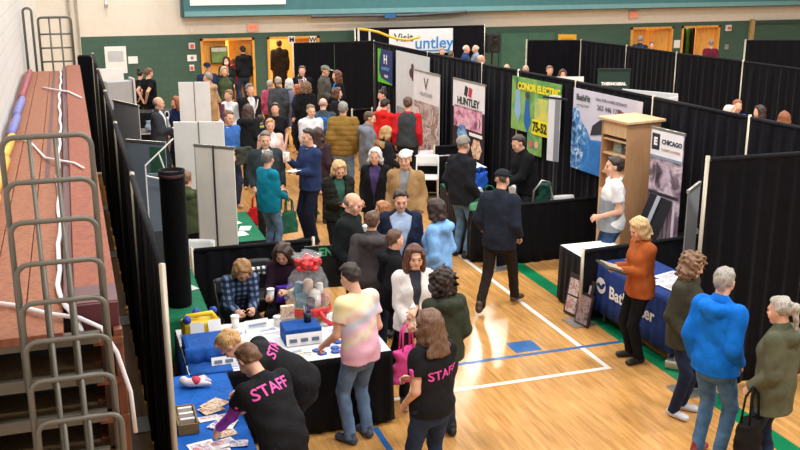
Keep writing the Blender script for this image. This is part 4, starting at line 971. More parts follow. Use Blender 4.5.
# blue cloths over the table corner and the riser
t = onT('table_runner', 'blue cloth hanging over the left front corner of the long table', 'cloth', .80, 8.45)
mb = MB(); n = 12; vs = []; 
for j, (dx, z) in enumerate(((.34, .008), (.17, .008), (-.03, .010), (-.065, -.03), (-.075, -.2), (-.09, -.42))):
    for i in range(n+1): vs.append((dx+.012*math.sin(i*1.9)*(j > 2), -.36+.72*i/n, z+.02*math.sin(i*.8)*(j > 4)))
k = n+1; mb.add(vs, [(j*k+i, j*k+i+1, (j+1)*k+i+1, (j+1)*k+i) for j in range(5) for i in range(n)]); o = mb.build('cloth', BLUE2, t, True); s_ = o.modifiers.new('s', 'SOLIDIFY'); s_.thickness = .008
def riser(label, x, y, L, W, h, txt):
    t = onT('display_riser', label, 'display riser', x, y); MB().box((0, 0, h/2), (L, W, h)).build('cloth_cover', BLUE2, t, bevel=.012)
    MB().box((0, -W/2-.012, .06), (L*.96, .012, .115), rx=-.25).build('sign_card', PAPER, t)
    for i in range(3):
        MB().box((-L*.3+L*.3*i, -W/2-.026, .055), (L*.2, .004, .035), rx=-.25).build('printed_logo', pla('#5d6f86'), t)
    return t
riser('low blue cloth riser in middle of the long table, cup on top', 1.88, 8.62, .36, .26, .16, '')
t = onT('display_riser', 'blue draped riser at left front of the long table with a white card strip', 'display riser', .97, 8.62)
MB().box((0, -.02, .065), (.42, .42, .13)).build('cloth_cover', BLUE2, t, bevel=.035)
mb = MB(); n = 14; vs = []
for jj, (dy, z) in enumerate(((-.20, .128), (-.235, .11), (-.25, .06), (-.28, .004))):
    for i in range(n+1): vs.append((-.22+.44*i/n, dy+.014*math.sin(i*1.5)*(jj > 1), z))
k = n+1; mb.add(vs, [(q*k+i, q*k+i+1, (q+1)*k+i+1, (q+1)*k+i) for q in range(3) for i in range(n)]); o = mb.build('cloth_fall', BLUE2, t, True); s_ = o.modifiers.new('s', 'SOLIDIFY'); s_.thickness = .008
MB().box((.16, -.36, .035), (.32, .012, .08), rx=-.5).build('sign_card', PAPER, t)
for i in range(3): MB().box((.06+.10*i, -.372, .035), (.07, .004, .03), rx=-.5).build('printed_logo', pla('#5d6f86'), t)
def card(label, x, y, w, d, rz, m=PAPER, group=None, z=TZ, name='leaflet', pic=None):
    t = onT(name, label, 'leaflet', x, y, z, rz, group); MB().box((0, 0, .002), (w, d, .004)).build('sheet', m, t)
    if pic: MB().box((0, d*.12, .0045), (w*.8, d*.5, .002)).build('printed_area', pic, t)
    return t
# yellow bag with blue tops and two white cards
t = onT('gift_bag', 'yellow fabric basket with blue pompoms at left rear of long table', 'basket', .97, 9.02)
MB().prism([(-.16, -.10), (.16, -.10), (.18, .10), (-.18, .10)], 0, .17).build('body', pla('#ecc820', .6, .1), t, bevel=.02); MB().tube([(-.16, 0, .16), (-.12, 0, .22), (.12, 0, .23), (.16, 0, .16)], .022, 8).build('handle', pla('#ecc820', .6, .1), t, True)
for x, y, z in ((-.13, -.08, .21), (.14, .06, .23), (-.02, .09, .22)):
    F_ = Field(V([x, y, z])-.07, V([x, y, z])+.07, .009); F_.ell((x, y, z), np.eye(3), (.04, .04, .04)); F_.wob(.005, 90, 1); link('pompom', F_.mesh('pompom'), pla('#2141a8', .6), t)
for i, (x, y) in enumerate(((.92, 8.83), (1.10, 8.86))):
    t = onT('sign_card', f'white upright card leaning on the yellow basket, {("left", "right")[i]} of the two', 'card', x, y, TZ, -.1+.35*i); MB().box((0, .02, .10), (.13, .008, .20), rx=-.25).build('sheet', PAPER, t); MB().box((.02, -.005, .04), (.06, .004, .04), rx=-.25).build('printed_mark', pla('#4a3a48'), t); MB().box((0, .06, .05), (.1, .006, .1), rx=.3).build('easel_back', PAPER, t)
def cup(label, x, y, h=.11, m=WHITE, lid=WHITE, z=TZ, r=.042):
    t = onT('paper_cup', label, 'cup', x, y, z); MB().lathe([(r*.78, 0), (r*.8, .004), (r, h)], n=18).build('cup', m, t, True); MB().lathe([(r+.004, h), (r+.004, h+.008), (r*.9, h+.014)], n=18).build('lid', lid, t, True); return t
cup('white paper cup between the yellow basket and the plaid woman', 1.33, 9.15); cup('white paper cup beside the leaflet stand in front of dark-haired woman', 1.74, 9.05, .09)
t = onT('form_holder', 'white stand-up form holder before the plaid woman', 'card', 1.52, 8.98, TZ, .12); MB().box((0, 0, .05), (.24, .008, .13), rx=-.5).build('sheet', PAPER, t); MB().box((0, -.012, .07), (.18, .004, .02), rx=-.5).build('printed_text', pla('#7f93b8'), t); MB().box((0, .05, .03), (.2, .006, .08), rx=.6).build('easel_back', PAPER, t)
t = onT('leaflet_stack', 'clear holder of colourful leaflets standing at riser rear', 'leaflets', 1.80, 8.84, TZ); MB().box((0, 0, .14), (.13, .05, .28)).build('leaflets', mat('leaflet_print', '#e2d3c2', .6, 'picture', color2=['#f2efe6', '#d84a3a', '#f0e8d8', '#e0a63a', '#f5f2ee'], scale=22), t); MB().box((0, -.03, .08), (.14, .01, .16)).build('holder_front', mat('clear_plastic', '#e8eef2', .1, alpha=.35), t)
t = onT('pen_cup', 'dark cup of pens on the blue riser', 'cup', 1.96, 8.66, TZ+.16); MB().lathe([(.036, 0), (.042, .10), (.036, .10), (.033, .02)], n=16).build('cup', pla('#232b3a'), t, True)
for i in range(5): MB().tube([(.01*math.cos(i*1.3), .01*math.sin(i*1.3), .02), (.035*math.cos(i*1.3), .035*math.sin(i*1.3), .16)], .005, 6).build('pen', pla(['#2444a0', '#15181f', '#d8d8d8', '#2e59c0', '#20242b'][i]), t)
cpos = [(1.96, 8.30), (1.99, 8.22), (2.07, 8.40), (2.14, 8.31), (2.12, 8.22), (2.20, 8.44)]
for i, (x, y) in enumerate(cpos):
    t = onT('button_badge', 'round blue badge lying on the white table in front of the riser', 'badge', x, y, TZ+.001, 0, 'blue badges on the white table'); MB().lathe([(.042, 0), (.044, .004), (.036, .010), (.004, .012)], n=20).build('face', pla('#1f4fae'), t, True); MB().lathe([(.047, 0), (.047, .003)], n=20).build('rim', pla('#1a3a80'), t)
lp = [(1.20, 8.80, .16, .11, .3, '#e9e9ec'), (1.28, 8.95, .2, .14, -.4, '#dfe3ea'), (1.62, 8.95, .2, .14, .1, '#eceaea'), (1.78, 8.32, .11, .08, .2, '#d9d4c4'), (1.86, 8.26, .09, .07, -.3, '#ead9b0'), (1.72, 8.24, .08, .06, .5, '#c8cdd6'), (2.28, 8.70, .14, .2, .2, '#dfe8ec'), (.93, 8.18, .20, .07, .1, '#e6e9ee'), (1.16, 8.17, .22, .07, .0, '#d6dde6')]
wh = ['beside the yellow basket', 'behind the left blue riser', 'in front of the plaid woman', 'left of the blue badges', 'nearest the left blue badges, yellowish', 'smallest, at front edge of the table', 'beside the person in tie-dye', 'at left front corner of the long table', 'at front edge right of the corner leaflet']
for (x, y, w, d, rz, c_), s_ in zip(lp, wh): card(f'leaflet lying on the long white table, {s_}', x, y, w, d, rz, pla(c_), 'leaflets on the long table', pic=pla('#8b9bb5'))
t = onT('water_bottle', 'small clear bottle with blue label beside the tie-dye shirt', 'bottle', 2.24, 8.56); MB().lathe([(.03, 0), (.033, .02), (.033, .10), (.014, .14), (.014, .15)], n=16).build('bottle', mat('clear_plastic', '#cfe0ea', .1, alpha=.5), t, True); MB().lathe([(.016, .15), (.016, .17)], n=12).build('cap', WHITE, t); MB().lathe([(.034, .04), (.034, .08)], n=16).build('label', pla('#5a9fd0'), t)
# gift basket wrapped in cellophane
t = onT('gift_basket', 'cellophane wrapped gift basket tied with a big red bow', 'gift basket', 2.08, 9.14)
t.scale = (1.08, 1.08, 1.05)
MB().lathe([(.14, 0), (.17, .02), (.20, .16), (.205, .17), (.19, .17), (.16, .05)], n=24).build('basket', mat('wicker', '#9a7a4c', .8, var=.4, scale=40), t, True)
rnd = random.Random(5)
for i, (x, y, z, r_, c_) in enumerate(((-.08, -.05, .22, .07, '#5f8aa0'), (.05, -.08, .24, .08, '#e6e0da'), (.09, .04, .26, .07, '#8a5a3a'), (.0, -.11, .2, .06, '#3a2a24'), (-.12, .05, .25, .06, '#c9b08a'), (.12, -.03, .22, .055, '#a04038'), (-.05, .07, .28, .08, '#4a5a68'), (.0, -.02, .34, .07, '#c0a08a'), (-.1, .0, .32, .05, '#2f6f8a'), (.1, -.06, .33, .05, '#d8d4d0'))):
    (MB().lathe([(r_*.6, -r_), (r_*.66, -r_*.9), (r_*.66, r_*.7), (r_*.5, r_)], (x, y, z), 14) if i % 2 else MB().box((x, y, z), (r_*1.4, r_*.8, r_*1.9), rz=i*.9, ry=.2*(i % 3))).build(('box', 'jar')[i % 2], pla(c_, .4, .2), t, bool(i % 2))
F_ = Field(V([-.27, -.27, .1]), V([.27, .27, .8]), .014); F_.cap((0, 0, .24), (0, 0, .36), .22, .19, k=.03); F_.cap((0, 0, .36), (0, 0, .52), .17, .045, k=.04); F_.cap((0, 0, .54), (0, 0, .66), .05, .15, k=.03, flat='b'); F_.wob(.014, 34, 2.)
link('cellophane', F_.mesh('cellophane'), mat('cellophane', '#eef3f6', .08, alpha=.14, var=0), t)
redm = mat('red_ribbon', '#c9262c', .4, var=.12)
F_ = Field(V([-.2, -.2, .40]), V([.2, .2, .75]), .009)
for i in range(12):
    a = i*PI/6; c_ = V([math.cos(a)*.075, math.sin(a)*.075-.03, .57+.035*math.sin(i*2.4)]); F_.ell(c_, np.stack([V([math.cos(a), math.sin(a), .3]), V([-math.sin(a), math.cos(a), 0]), V([-.3*math.cos(a), -.3*math.sin(a), 1.])]), (.062, .034, .034), k=.006)
F_.ell((0, -.03, .62), np.eye(3), (.06, .06, .05), k=.01); F_.wob(.006, 70, 1); link('bow', F_.mesh('bow'), redm, t)
mb = MB()
for i in range(24):
    a0 = 2*PI*i/24; r0 = .215+.012*math.sin(i*2.1); mb.add([(r0*math.cos(a0), r0*math.sin(a0), .10+.012*math.sin(i*1.7)), (r0*math.cos(a0), r0*math.sin(a0), .17+.012*math.sin(i*1.1)), ], [])
mb.f = [(2*i, (2*i+2) % 48, (2*i+3) % 48, 2*i+1) for i in range(24)]; o = mb.build('ribbon', redm, t, True); s_ = o.modifiers.new('s', 'SOLIDIFY'); s_.thickness = .006
MB().tube([(.06, -.21, .14), (.10, -.24, .06), (.17, -.22, .005), (.24, -.14, .004)], .022, 8).build('ribbon_tail', redm, t, True)
# ENTER sign behind the basket
t = thing('sign_board', 'black sign with green ENTER lettering behind the gift basket', 'sign', (2.47, 10.66, 0), -.12)
MB().box((.22, 0, .80), (.58, .03, .52)).build('panel', pla('#1b211f', .5), t); lettering('ENTER', .14, mat('neon_green', '#57c48a', .4), t, frame_mx((.30, -.02, .98), (1, 0, 0), (0, 0, 1)), bold=.004); MB().box((.22, .03, .03), (.5, .3, .03)).build('base', METAL, t)
for x in (-.03, .47): MB().tube([(x, .02, .02), (x, .02, .6)], .014, 8).build('leg', METAL, t)
t = thing('cardboard_box', 'tan cardboard box beside the ENTER sign, behind tie-dye shirt', 'box', (2.50, 9.65, 0), .2); MB().box((0, 0, .20), (.34, .3, .40)).build('body', pla('#b78a50', .8, .1), t); MB().box((0, .17, .46), (.34, .02, .14), rx=-.5).build('flap', pla('#c39a60', .8, .1), t)
# chair with striped jacket behind the seated women
chair('black folding chair draped with a striped jacket behind the signing women', 1.86, 10.9, PI, pla('#232325'), None)
F_ = Field(V([1.58, 10.55, .45]), V([2.12, 10.95, .95]), .012); F_.cap((1.66, 10.72, .80), (2.04, 10.72, .80), .06, .06, .05, .05, k=.03); F_.cap((1.67, 10.66, .78), (1.68, 10.66, .52), .07, .06, .035, .03, k=.02); F_.cap((2.02, 10.66, .78), (2.01, 10.66, .52), .07, .06, .035, .03, k=.02); F_.wob(.008, 25, 3)
o = link('jacket', F_.mesh('jacket'), mat('striped_cloth', '#4a4a4e', .8, 'plaid', color2=['#17171a', '#3b3c42', '#cfd0d4'])); tag(o, 'black and white striped jacket hung over the chair back', 'jacket')
chair('white folding chair half hidden behind the black tower', 1.28, 11.98, PI*.9)
# green cloth tables at left
table('expo_table', 'narrow table with green cloth beside the black tower', .92, 10.62, .40, 2.0, 0, GRNC, GRNC, drop=.5, seed=4); 
table('expo_table', 'table with green cloth and brochures behind the turquoise woman', 1.98, 12.9, .46, 1.5, 0, GRNC, BSK, seed=5)
for i, (x, y, rz, s_) in enumerate(((1.0, 11.3, .2, 'white folded leaflet on the narrow green table, farthest'), (.99, 11.0, -.3, 'white leaflet on the narrow green table, in the middle'), (1.02, 10.5, .4, 'grey leaflet on the narrow green table, nearest'))): card(s_, x, y, .16, .22, rz, pla(['#e8e8e6', '#dedfdd', '#b9bdb9'][i]), 'leaflets on the green table', .757)
for i, (x, y, rz, s_) in enumerate(((1.95, 12.5, .2, 'white leaflet nearest the aisle end of the green cloth table'), (2.05, 12.75, -.3, 'white leaflet in middle of the green cloth table'), (1.95, 13.1, .4, 'white leaflet at far end of the green cloth table'))): card(s_, x, y, .15, .21, rz, PAPER, 'leaflets on the second green table', .757)
# blue literature table, bottom left
table('expo_table', 'table under a blue cloth covered in leaflets at bottom left',   .775, 7.20, .57, 1.85, 0, BLUE, BLUE, drop=.35, seed=6)
pic_ = [mat('print_mix', '#d88a8a', .6, 'picture', color2=['#d0405a', '#f2eeee', '#4a6ab0', '#f0d0c0'], scale=30), mat('print_mix2', '#c9b89a', .6, 'picture', color2=['#caa070', '#e8dcc0', '#a8583a', '#f0e8d8'], scale=24), mat('print_mix3', '#a8b8d8', .6, 'picture', color2=['#2f58b0', '#e8ecf4', '#c23a4a', '#f4f4f4'], scale=26)]
bl_it = [(.80, 7.98, .22, .15, .3, 0, 'red and white leaflet pile at the far end of blue table'), (.78, 7.92, .16, .12, -.5, 0, 'pink-edged leaflet beside the far red pile on blue table'), (.88, 7.45, .20, .16, .7, 1, 'tan square leaflet in middle of the blue table'), (.84, 7.36, .18, .14, .4, 1, 'second tan leaflet overlapping the tan square one'), (.80, 7.22, .16, .09, .1, 2, 'pale blue oval leaflet left of middle on blue table'), (.95, 7.22, .14, .08, .2, 2, 'pale blue leaflet at right edge of the blue table'), (.86, 7.08, .12, .16, -.7, 0, 'red and white card in fan of leaflets on blue table'), (.93, 7.06, .12, .16, -.5, 2, 'blue and white card in fan of leaflets on blue table'), (.90, 6.93, .14, .12, .2, 1, 'small orange card nearer than the leaflet fan'), (.84, 6.76, .20, .13, .3, 2, 'large white leaflet near the bottom left frame edge'), (.96, 6.72, .14, .1, -.2, 0, 'photo card under the purple-sleeved hand'), (.78, 6.58, .22, .16, .1, 2, 'grey and white leaflet lowest on the blue table'), (.70, 6.72, .2, .26, .2, 2, 'white newsletter beside the wooden tray')]
for i, (x, y, w, d, rz, k_, s_) in enumerate(bl_it): card(s_, x, y, w, d, rz, PAPER if k_ == 2 else pic_[k_], 'leaflets on the blue table', .757+.003*(i % 4), pic=pic_[k_])
t = onT('wooden_tray', 'small wooden tray of leaflets at left edge of the blue table', 'tray', .62, 7.18, .757)
MB().box((0, 0, .006), (.16, .36, .012)).build('tray_base', pla('#8a6a3c', .7, .2), t)
for a, s_ in (((-.075, 0, .045), (.012, .36, .08)), ((.075, 0, .045), (.012, .36, .08)), ((0, -.175, .045), (.16, .012, .08)), ((0, .175, .045), (.16, .012, .08))): MB().box(a, s_).build('tray_side', pla('#8a6a3c', .7, .2), t)
for k in range(3): MB().box((0, -.1+.1*k, .05), (.11, .02, .12), rx=.3).build('leaflet', PAPER, t)
t = onT('plush_toy', 'red and white soft toy lying at the far end of blue table', 'toy', .76, 7.86, .76)
F_ = Field(V([-.14, -.1, -.0]), V([.16, .12, .14]), .009); F_.ell((0, 0, .04), np.eye(3), (.09, .05, .04)); F_.ell((-.08, .04, .05), np.eye(3), (.04, .04, .04)); F_.cap((.05, -.02, .03), (.13, -.04, .025), .025, .02); F_.cap((.03, .03, .03), (.1, .06, .025), .022, .018); link('body', F_.mesh('body'), pla('#e6d8dc', .8, .1), t)
F_ = Field(V([-.05, -.06, .0]), V([.09, .06, .12]), .009); F_.ell((.02, 0, .05), np.eye(3), (.05, .052, .042)); link('red_shirt', F_.mesh('red_shirt'), pla('#c93a50', .8, .1), t)
# ------------------------------------------------------------------ right: blue bath table and white topped table
ang = math.atan2(10.04-8.50, 5.86-6.02)
t = table('expo_table', 'table under a navy cloth lettered Bath with a round wave mark', 6.24, 9.20, 1.55, .66, PI/2+.05, NAVYC, NAVYC, drop=.60, seed=9)
# local -y... long side facing the aisle is local +y (rz ~ 90 deg turns +y to -x)
mxT = frame_mx((-.08, .375, .46), (-1, 0, 0), (0, 0, 1))
lettering('Bath', .21, PAPER, t, frame_mx((.20, .378, .47), (-1, 0, 0), (0, 0, 1)), bold=.005)
me_ = MB().add([(0.57+.10*math.cos(2*PI*k/24), .376, .50+.10*math.sin(2*PI*k/24)) for k in range(24)], [tuple(range(24))]); me_.build('logo_disc', PAPER, t)
MB().add([(.67, .379, .49), (.62, .379, .53), (.57, .379, .50), (.51, .379, .55), (.47, .379, .54), (.52, .379, .47), (.57, .379, .45), (.63, .379, .48)], [(0, 1, 2, 3, 4, 5, 6, 7)]).build('logo_wave', NAVYC, t)
lettering('Fitter', .21, PAPER, t, frame_mx((-.27, .378, .47), (-1, 0, 0), (0, 0, 1)), bold=.005)
for i, (x, y, w, d, rz, c_, s_) in enumerate(((6.12, 9.55, .3, .22, .2, '#d6d0cc', 'open magazine near the woman reading at the navy table'), (6.32, 9.72, .22, .3, .0, '#c98a7a', 'reddish leaflet at the far end of the navy table'), (6.38, 9.1, .36, .28, .3, '#e2e4ea', 'large picture leaflet on the navy table before the white chair'), (6.10, 8.98, .26, .2, -.3, '#e8e8ec', 'white leaflet near the aisle edge of the navy table'), (6.22, 8.78, .3, .22, .1, '#dfe2ea', 'white brochure nearest the camera on the navy table'), (6.40, 8.70, .2, .26, .3, '#e6e6ea', 'small white leaflet at near rear corner of the navy table'), (6.3, 8.93, .16, .22, -.5, '#cdd6e2', 'pale blue leaflet in middle of the navy table'))):
    card(s_, x, y, w, d, rz, pla(c_), 'leaflets on the navy table', .757+.002*i, pic=mat('leaflet_pic', '#9aa0ae', .6, 'picture', color2=['#6f7f96', '#c9ccd4', '#b08a7a'], scale=14))
chair('white folding chair behind the navy table', 6.85, 9.45, PI/2+.3)
table('expo_table', 'small black-skirted table with white top beside the low drape', 6.12, 10.40, .68, .56, 0, PAPER, BSK, seed=10)
t = thing('framed_picture', 'framed collage of bathroom pictures leaning on the black table skirt', 'picture', (5.66, 10.02, 0), PI/2+.25); t.rotation_euler = (0, .0, -PI/2+.2)
MB().box((0, .05, .27), (.46, .02, .52), rx=-.18).build('frame', pla('#3a3034'), t)
for i in range(4): MB().box(((i % 2)*.2-.1, .010+.041*(i//2), .15+.22*(i//2)), (.18, .012, .2), rx=-.18).build('picture', mat('collage', '#b59a9a', .6, 'picture', color2=['#5a3a3a', '#e0d0d0', '#a87a70', '#d8c8cc'], scale=10), t)
t = thing('framed_picture', 'second dark picture leaning beside the collage at the low drape foot', 'picture', (5.60, 9.78, 0), -PI/2+.2); MB().box((0, .05, .2), (.25, .02, .40), rx=-.2).build('frame', pla('#2b2226'), t); MB().box((0, .036, .2), (.2, .012, .34), rx=-.2).build('picture', mat('collage2', '#8a6a6a', .6, 'picture', color2=['#3a2a2a', '#a08a8a', '#5a4444'], scale=10), t)
# tall wooden cabinet
wood_l = mat('maple_cabinet', '#dcb891', .5, 'wood', color2='#d0a878', scale=4); wood_s = mat('cabinet_side', '#b98d66', .55, 'wood', color2='#ad8059', scale=3)
t = thing('tall_cabinet', 'tall light wood closet cabinet with open shelves behind the white polo', 'cabinet', (6.93, 11.14, 0), .15)
W_, D_, H_ = .57, .52, 2.2      # local x along the plain side, local y depth
MB().box((W_/2, 0, H_/2), (W_, .02, H_-.04)).build('side_panel', wood_s, t); MB().box((W_/2, D_, H_/2), (W_, .02, H_-.04)).build('side_panel', wood_s, t); MB().box((W_-.01, D_/2, H_/2), (.02, D_-.02, H_-.04)).build('back_panel', wood_l, t)
MB().box((W_/2, D_/2, H_), (W_+.10, D_+.10, .04)).build('top_panel', wood_l, t, bevel=.008); MB().box((.02, D_/2, H_-.12), (.02, D_-.02, .2)).build('valance', wood_l, t)
for z in (.3, .62, .95, 1.2, 1.45, 1.72, 1.92): MB().box((W_/2, D_/2, z), (W_-.04, D_-.03, .022)).build('shelf', wood_l, t)
MB().box((.0, D_/2, .62), (.02, D_-.02, 1.2)).build('door', wood_l, t); MB().box((.2, D_/2, 1.33), (.02, D_-.04, .22)).build('divider', wood_l, t)
for y_, m_ in ((.14, '#4e4f52'), (.33, '#8a9a92')): 
    p = Matrix.Rotation(.15, 3, 'Z') @ Vector((.25, y_, 0)); o = thing('storage_bin', f'{"dark grey" if y_ < .2 else "pale green"} fabric bin on a shelf of the tall cabinet', 'bin', (6.93+p.x, 11.14+p.y, 1.733), .15); MB().box((0, 0, .08), (.26, .17, .16)).build('bin', pla(m_, .8), o, bevel=.01); MB().box((-.132, 0, .10), (.01, .06, .02)).build('label_holder', pla('#c8b79a'), o)
# lit-up stand and dark objects beside the cabinet
t = thing('easel', 'dark tilted sample panel on a stand before the closet banner', 'sample panel', (6.78, 10.30, 0), -.9); MB().box((0, .1, 1.0), (.30, .03, .8), rx=-.12, ry=.3).build('panel', pla('#23252c', .3), t); MB().box((-.02, .06, 1.02), (.05, .02, .8), rx=-.12, ry=.3).build('edge', pla('#a9b4c0'), t)
for x in (-.12, .12): MB().tube([(x, 0, .0), (x*.6, .12, .8)], .014, 6).build('leg', pla('#1c1c1e'), t)
t = thing('glass_vase', 'clear glass jar on the ledge near the closet banner', 'jar', (7.52, 10.35, .757)); MB().lathe([(.05, 0), (.08, .03), (.07, .14), (.04, .17), (.05, .2)], n=18).build('glass', mat('clear_glass', '#cdd3dc', .08, alpha=.45), t, True); MB().lathe([(.07, .0), (.07, .02)], n=16).build('base', pla('#8a8f98'), t)
table('expo_table', 'black-skirted table under the closet banner', 7.42, 10.42, .50, .50, 0, BSK, BSK, seed=12)
# ------------------------------------------------------------------ middle booth with the green cloth
table('expo_table', 'table with dark green cloth heaped with bags between beanie man and vendor', 5.66, 13.45, .44, 1.9, -.12, GRNC, BSK, seed=14)
def bag(label, x, y, z, sx, sy, sz, m, handle=True, rz=0., name='tote_bag', seed=0, hl=.18, group=None):
    t = thing(name, label, 'bag', (x, y, z), rz, group); F_ = Field(V([-sx*.8, -sy*.9-.05, -.02]), V([sx*.8, sy*.9+.05, sz*1.15]), max(.009, sx/22))
    F_.cap((0, 0, sz*.08), (0, 0, sz*.88), sx*.5, sx*.42, sy*.5, sy*.34, k=.02, flat='ab'); F_.wob(.010, 24, seed); link('bag_body', F_.mesh('bag_body'), m, t)
    if handle:
        for yy in (-sy*.2, sy*.2): MB().tube([(-sx*.2, yy, sz*.85), (-sx*.16, yy*.6, sz+hl*.7), (0, 0, sz+hl), (sx*.16, yy*.6, sz+hl*.7), (sx*.2, yy, sz*.85)], .010, 8).build('handle', m, t, True)
    return t
fb = lambda c: fab(c, .15)
bag('white plastic bag lying on the dark green table', 5.65, 13.35, .757, .40, .26, .18, fb('#d8dadb'), False, .3, 'plastic_bag', 1)
bag('dark green cloth bag on table between beanie man and vendor', 5.75, 12.95, .757, .36, .24, .20, fb('#1d5a44'), True, -.2, seed=2, hl=.08)
bag('pink and grey bundle on the dark green table behind the beanie man', 5.48, 13.65, .757, .3, .2, .16, fb('#a8627a'), False, .6, 'cloth_bundle', 3)
bag('royal blue bag standing on table in front of the vendor', 6.0, 13.85, .757, .26, .18, .30, fb('#2357b8'), True, .2, seed=4, hl=.06)
bag('green and white folded bag in front of the beanie man', 5.45, 12.6, .757, .34, .24, .15, fb('#5f9a76'), False, .1, 'cloth_bundle', 5)
t = thing('plush_toy', 'yellow soft toy on the white paper near the beanie man', 'toy', (6.36, 15.62, .757)); F_ = Field(V([-.2, -.16, -.02]), V([.2, .16, .34]), .014); F_.ell((0, 0, .10), np.eye(3), (.13, .11, .10)); F_.ell((.04, -.02, .24), np.eye(3), (.08, .08, .08)); F_.cap((-.1, 0, .1), (-.16, -.06, .03), .05, .04); F_.cap((.1, 0, .1), (.16, -.06, .03), .05, .04); link('body', F_.mesh('body'), pla('#eecb1c', .8, .08), t); o = MB().lathe([(.03, 0), (.035, .02), (.02, .05)], (-.02, -.02, .31), 12).build('red_cap', pla('#c23a4a'), t)
table('expo_table', 'table covered with pink prints behind the white folding chair', 6.35, 16.85, .85, .60, -.1, mat('pinkish_prints', '#d8c2ca', .6, 'picture', color2=['#b890a0', '#e6dade', '#f2eef0', '#c8a8b4'], scale=5), BSK, seed=15)
table('expo_table', 'small black table under the yellow soft toy', 6.50, 15.66, .52, .6, 0, PAPER, BSK, seed=16)
chair('white folding chair facing the aisle beside the tan jacket man', 5.98, 16.25, PI*.5+1.2)
chair('white folding chair by the green bag, only its back showing over low drape', 6.92, 12.62, PI)
chair('white folding chair behind the dark-jacketed vendor', 6.78, 13.75, -PI/2)
bag('dark green bag with silver frame standing behind the low aisle drape', 6.60, 12.90, .62, .42, .22, .44, fb('#20463a'), False, .3, 'backpack', 6)
MB().tube([(6.38, 12.78, .66), (6.40, 12.76, .95), (6.52, 12.75, 1.10), (6.66, 12.78, 1.06), (6.78, 12.82, .66)], .018, 8).build('frame_tube', METAL, bpy.data.objects['backpack'], True, xf=(Matrix.Translation((6.60, 12.90, .62)) @ Matrix.Rotation(.3, 4, 'Z')).inverted())
t = thing('luggage_stand', 'small dark stand carrying the green backpack', 'stand', (6.60, 12.90, 0), .3); MB().box((0, 0, .605), (.42, .3, .03)).build('top', pla('#222427'), t)
for sx in (-1, 1):
    for sy in (-1, 1): MB().tube([(sx*.18, sy*.12, 0), (sx*.18, sy*.12, .60)], .014, 6).build('leg', pla('#222427'), t)
# far left corner table, boxes
table('expo_table', 'dark-clothed table against the green wall at far left', 1.85, 23.85, 2.1, .5, 0, pla('#23262b'), BSK, seed=17)
t = thing('exhibit_box', 'grey box panel pair standing on the left corner table', 'display', (.95, 23.0, 0), .2); MB().box((0, 0, 1.28), (.55, .35, .62)).build('box', pla('#a9a9aa', .7), t); MB().box((.32, -.02, 1.30), (.04, .4, .7)).build('side_flap', pla('#c9c9ca', .7), t); MB().box((0, 0, .49), (.6, .4, .97)).build('plinth', pla('#1c1d20', .7), t)
t = thing('exhibit_box', 'white paper stack at far left beside the grey box panels', 'display', (.85, 24.2, 0)); MB().box((0, 0, 1.5), (.6, .06, .5)).build('board', PAPER, t); MB().box((0, 0, .63), (.5, .3, 1.25)).build('plinth', pla('#232428', .7), t)
t = thing('exhibit_box', 'low white box stack with grey stripes beside the far left drape', 'display', (1.02, 20.8, 0)); 
for k in range(3): MB().box((0, 0, 1.02-.18*k), (.42, .3, .15)).build('box', pla(['#d8d9dc', '#b5b8bd', '#dcdde0'][k], .7), t)
MB().box((0, 0, .29), (.46, .34, .58)).build('plinth', pla('#1e1f23', .7), t)
table('folding_stand', 'dark folding display stand under the left corner table front', 1.45, 20.2, .9, .5, 0, pla('#2a2c31'), None, h=.9)
bag('white and blue gift bag on the left corner table', 1.75, 20.15, .905, .22, .14, .30, fb('#dfe4ea'), True, 0, seed=9, hl=.08)
bag('pale blue bag hanging on the folding display stand', 1.42, 20.15, .905, .24, .16, .24, fb('#b8cfe2'), False, 0, 'gift_bag', 8)
bag('teal and white bag beside the auburn-haired woman', 1.86, 20.25, .905, .16, .12, .24, fb('#5fb0c4'), True, 0, seed=10, hl=.06)
bag('orange bag on the stand behind the auburn-haired woman', 2.02, 20.3, .905, .22, .14, .26, fb('#d8642c'), False, 0, 'gift_bag', 11)
# trophy case content in the last right doorway
t = thing('clothes_rack', 'rack of dark clothes inside the last right doorway', 'rack', (20.75, 30.2, 0)); MB().tube([(-.7, 0, .02), (-.7, 0, 1.9), (.7, 0, 1.9), (.7, 0, .02)], .03, 8).build('frame', METAL, t)
for i in range(7): MB().box((-.58+.19*i, -.02, 1.2), (.13, .35, 1.3)).build('hanging_coat', fab(['#7a1f2c', '#1c2024', '#204a3a', '#15171b', '#3a6a3c', '#24262c', '#6a5a3a'][i]), t, bevel=.03)
# ------------------------------------------------------------------ the visitors and exhibitors
PINK = mat('pink_print', '#e84fa8', .6, var=.03)
def handpos(c, sd):
    p = rotz(c['yaw']) @ (c['arms'][sd][1]*c['S']); return V([p[0]+c['X'], p[1]+c['Y'], p[2]])
D = 'down'
def hand_bag(c, label, right, sx, sy, sz, m, rz, name, seed, hl):
    hs_ = [handpos(c, -1), handpos(c, 1)]; h_ = max(hs_, key=lambda q: q[0]) if right else min(hs_, key=lambda q: q[0])
    dx = .03 if right else -.03
    return bag(label, h_[0]+dx, h_[1]-.03, max(.002, h_[2]-sz-hl+.0), sx, sy, sz, m, True, rz, name, seed, hl)
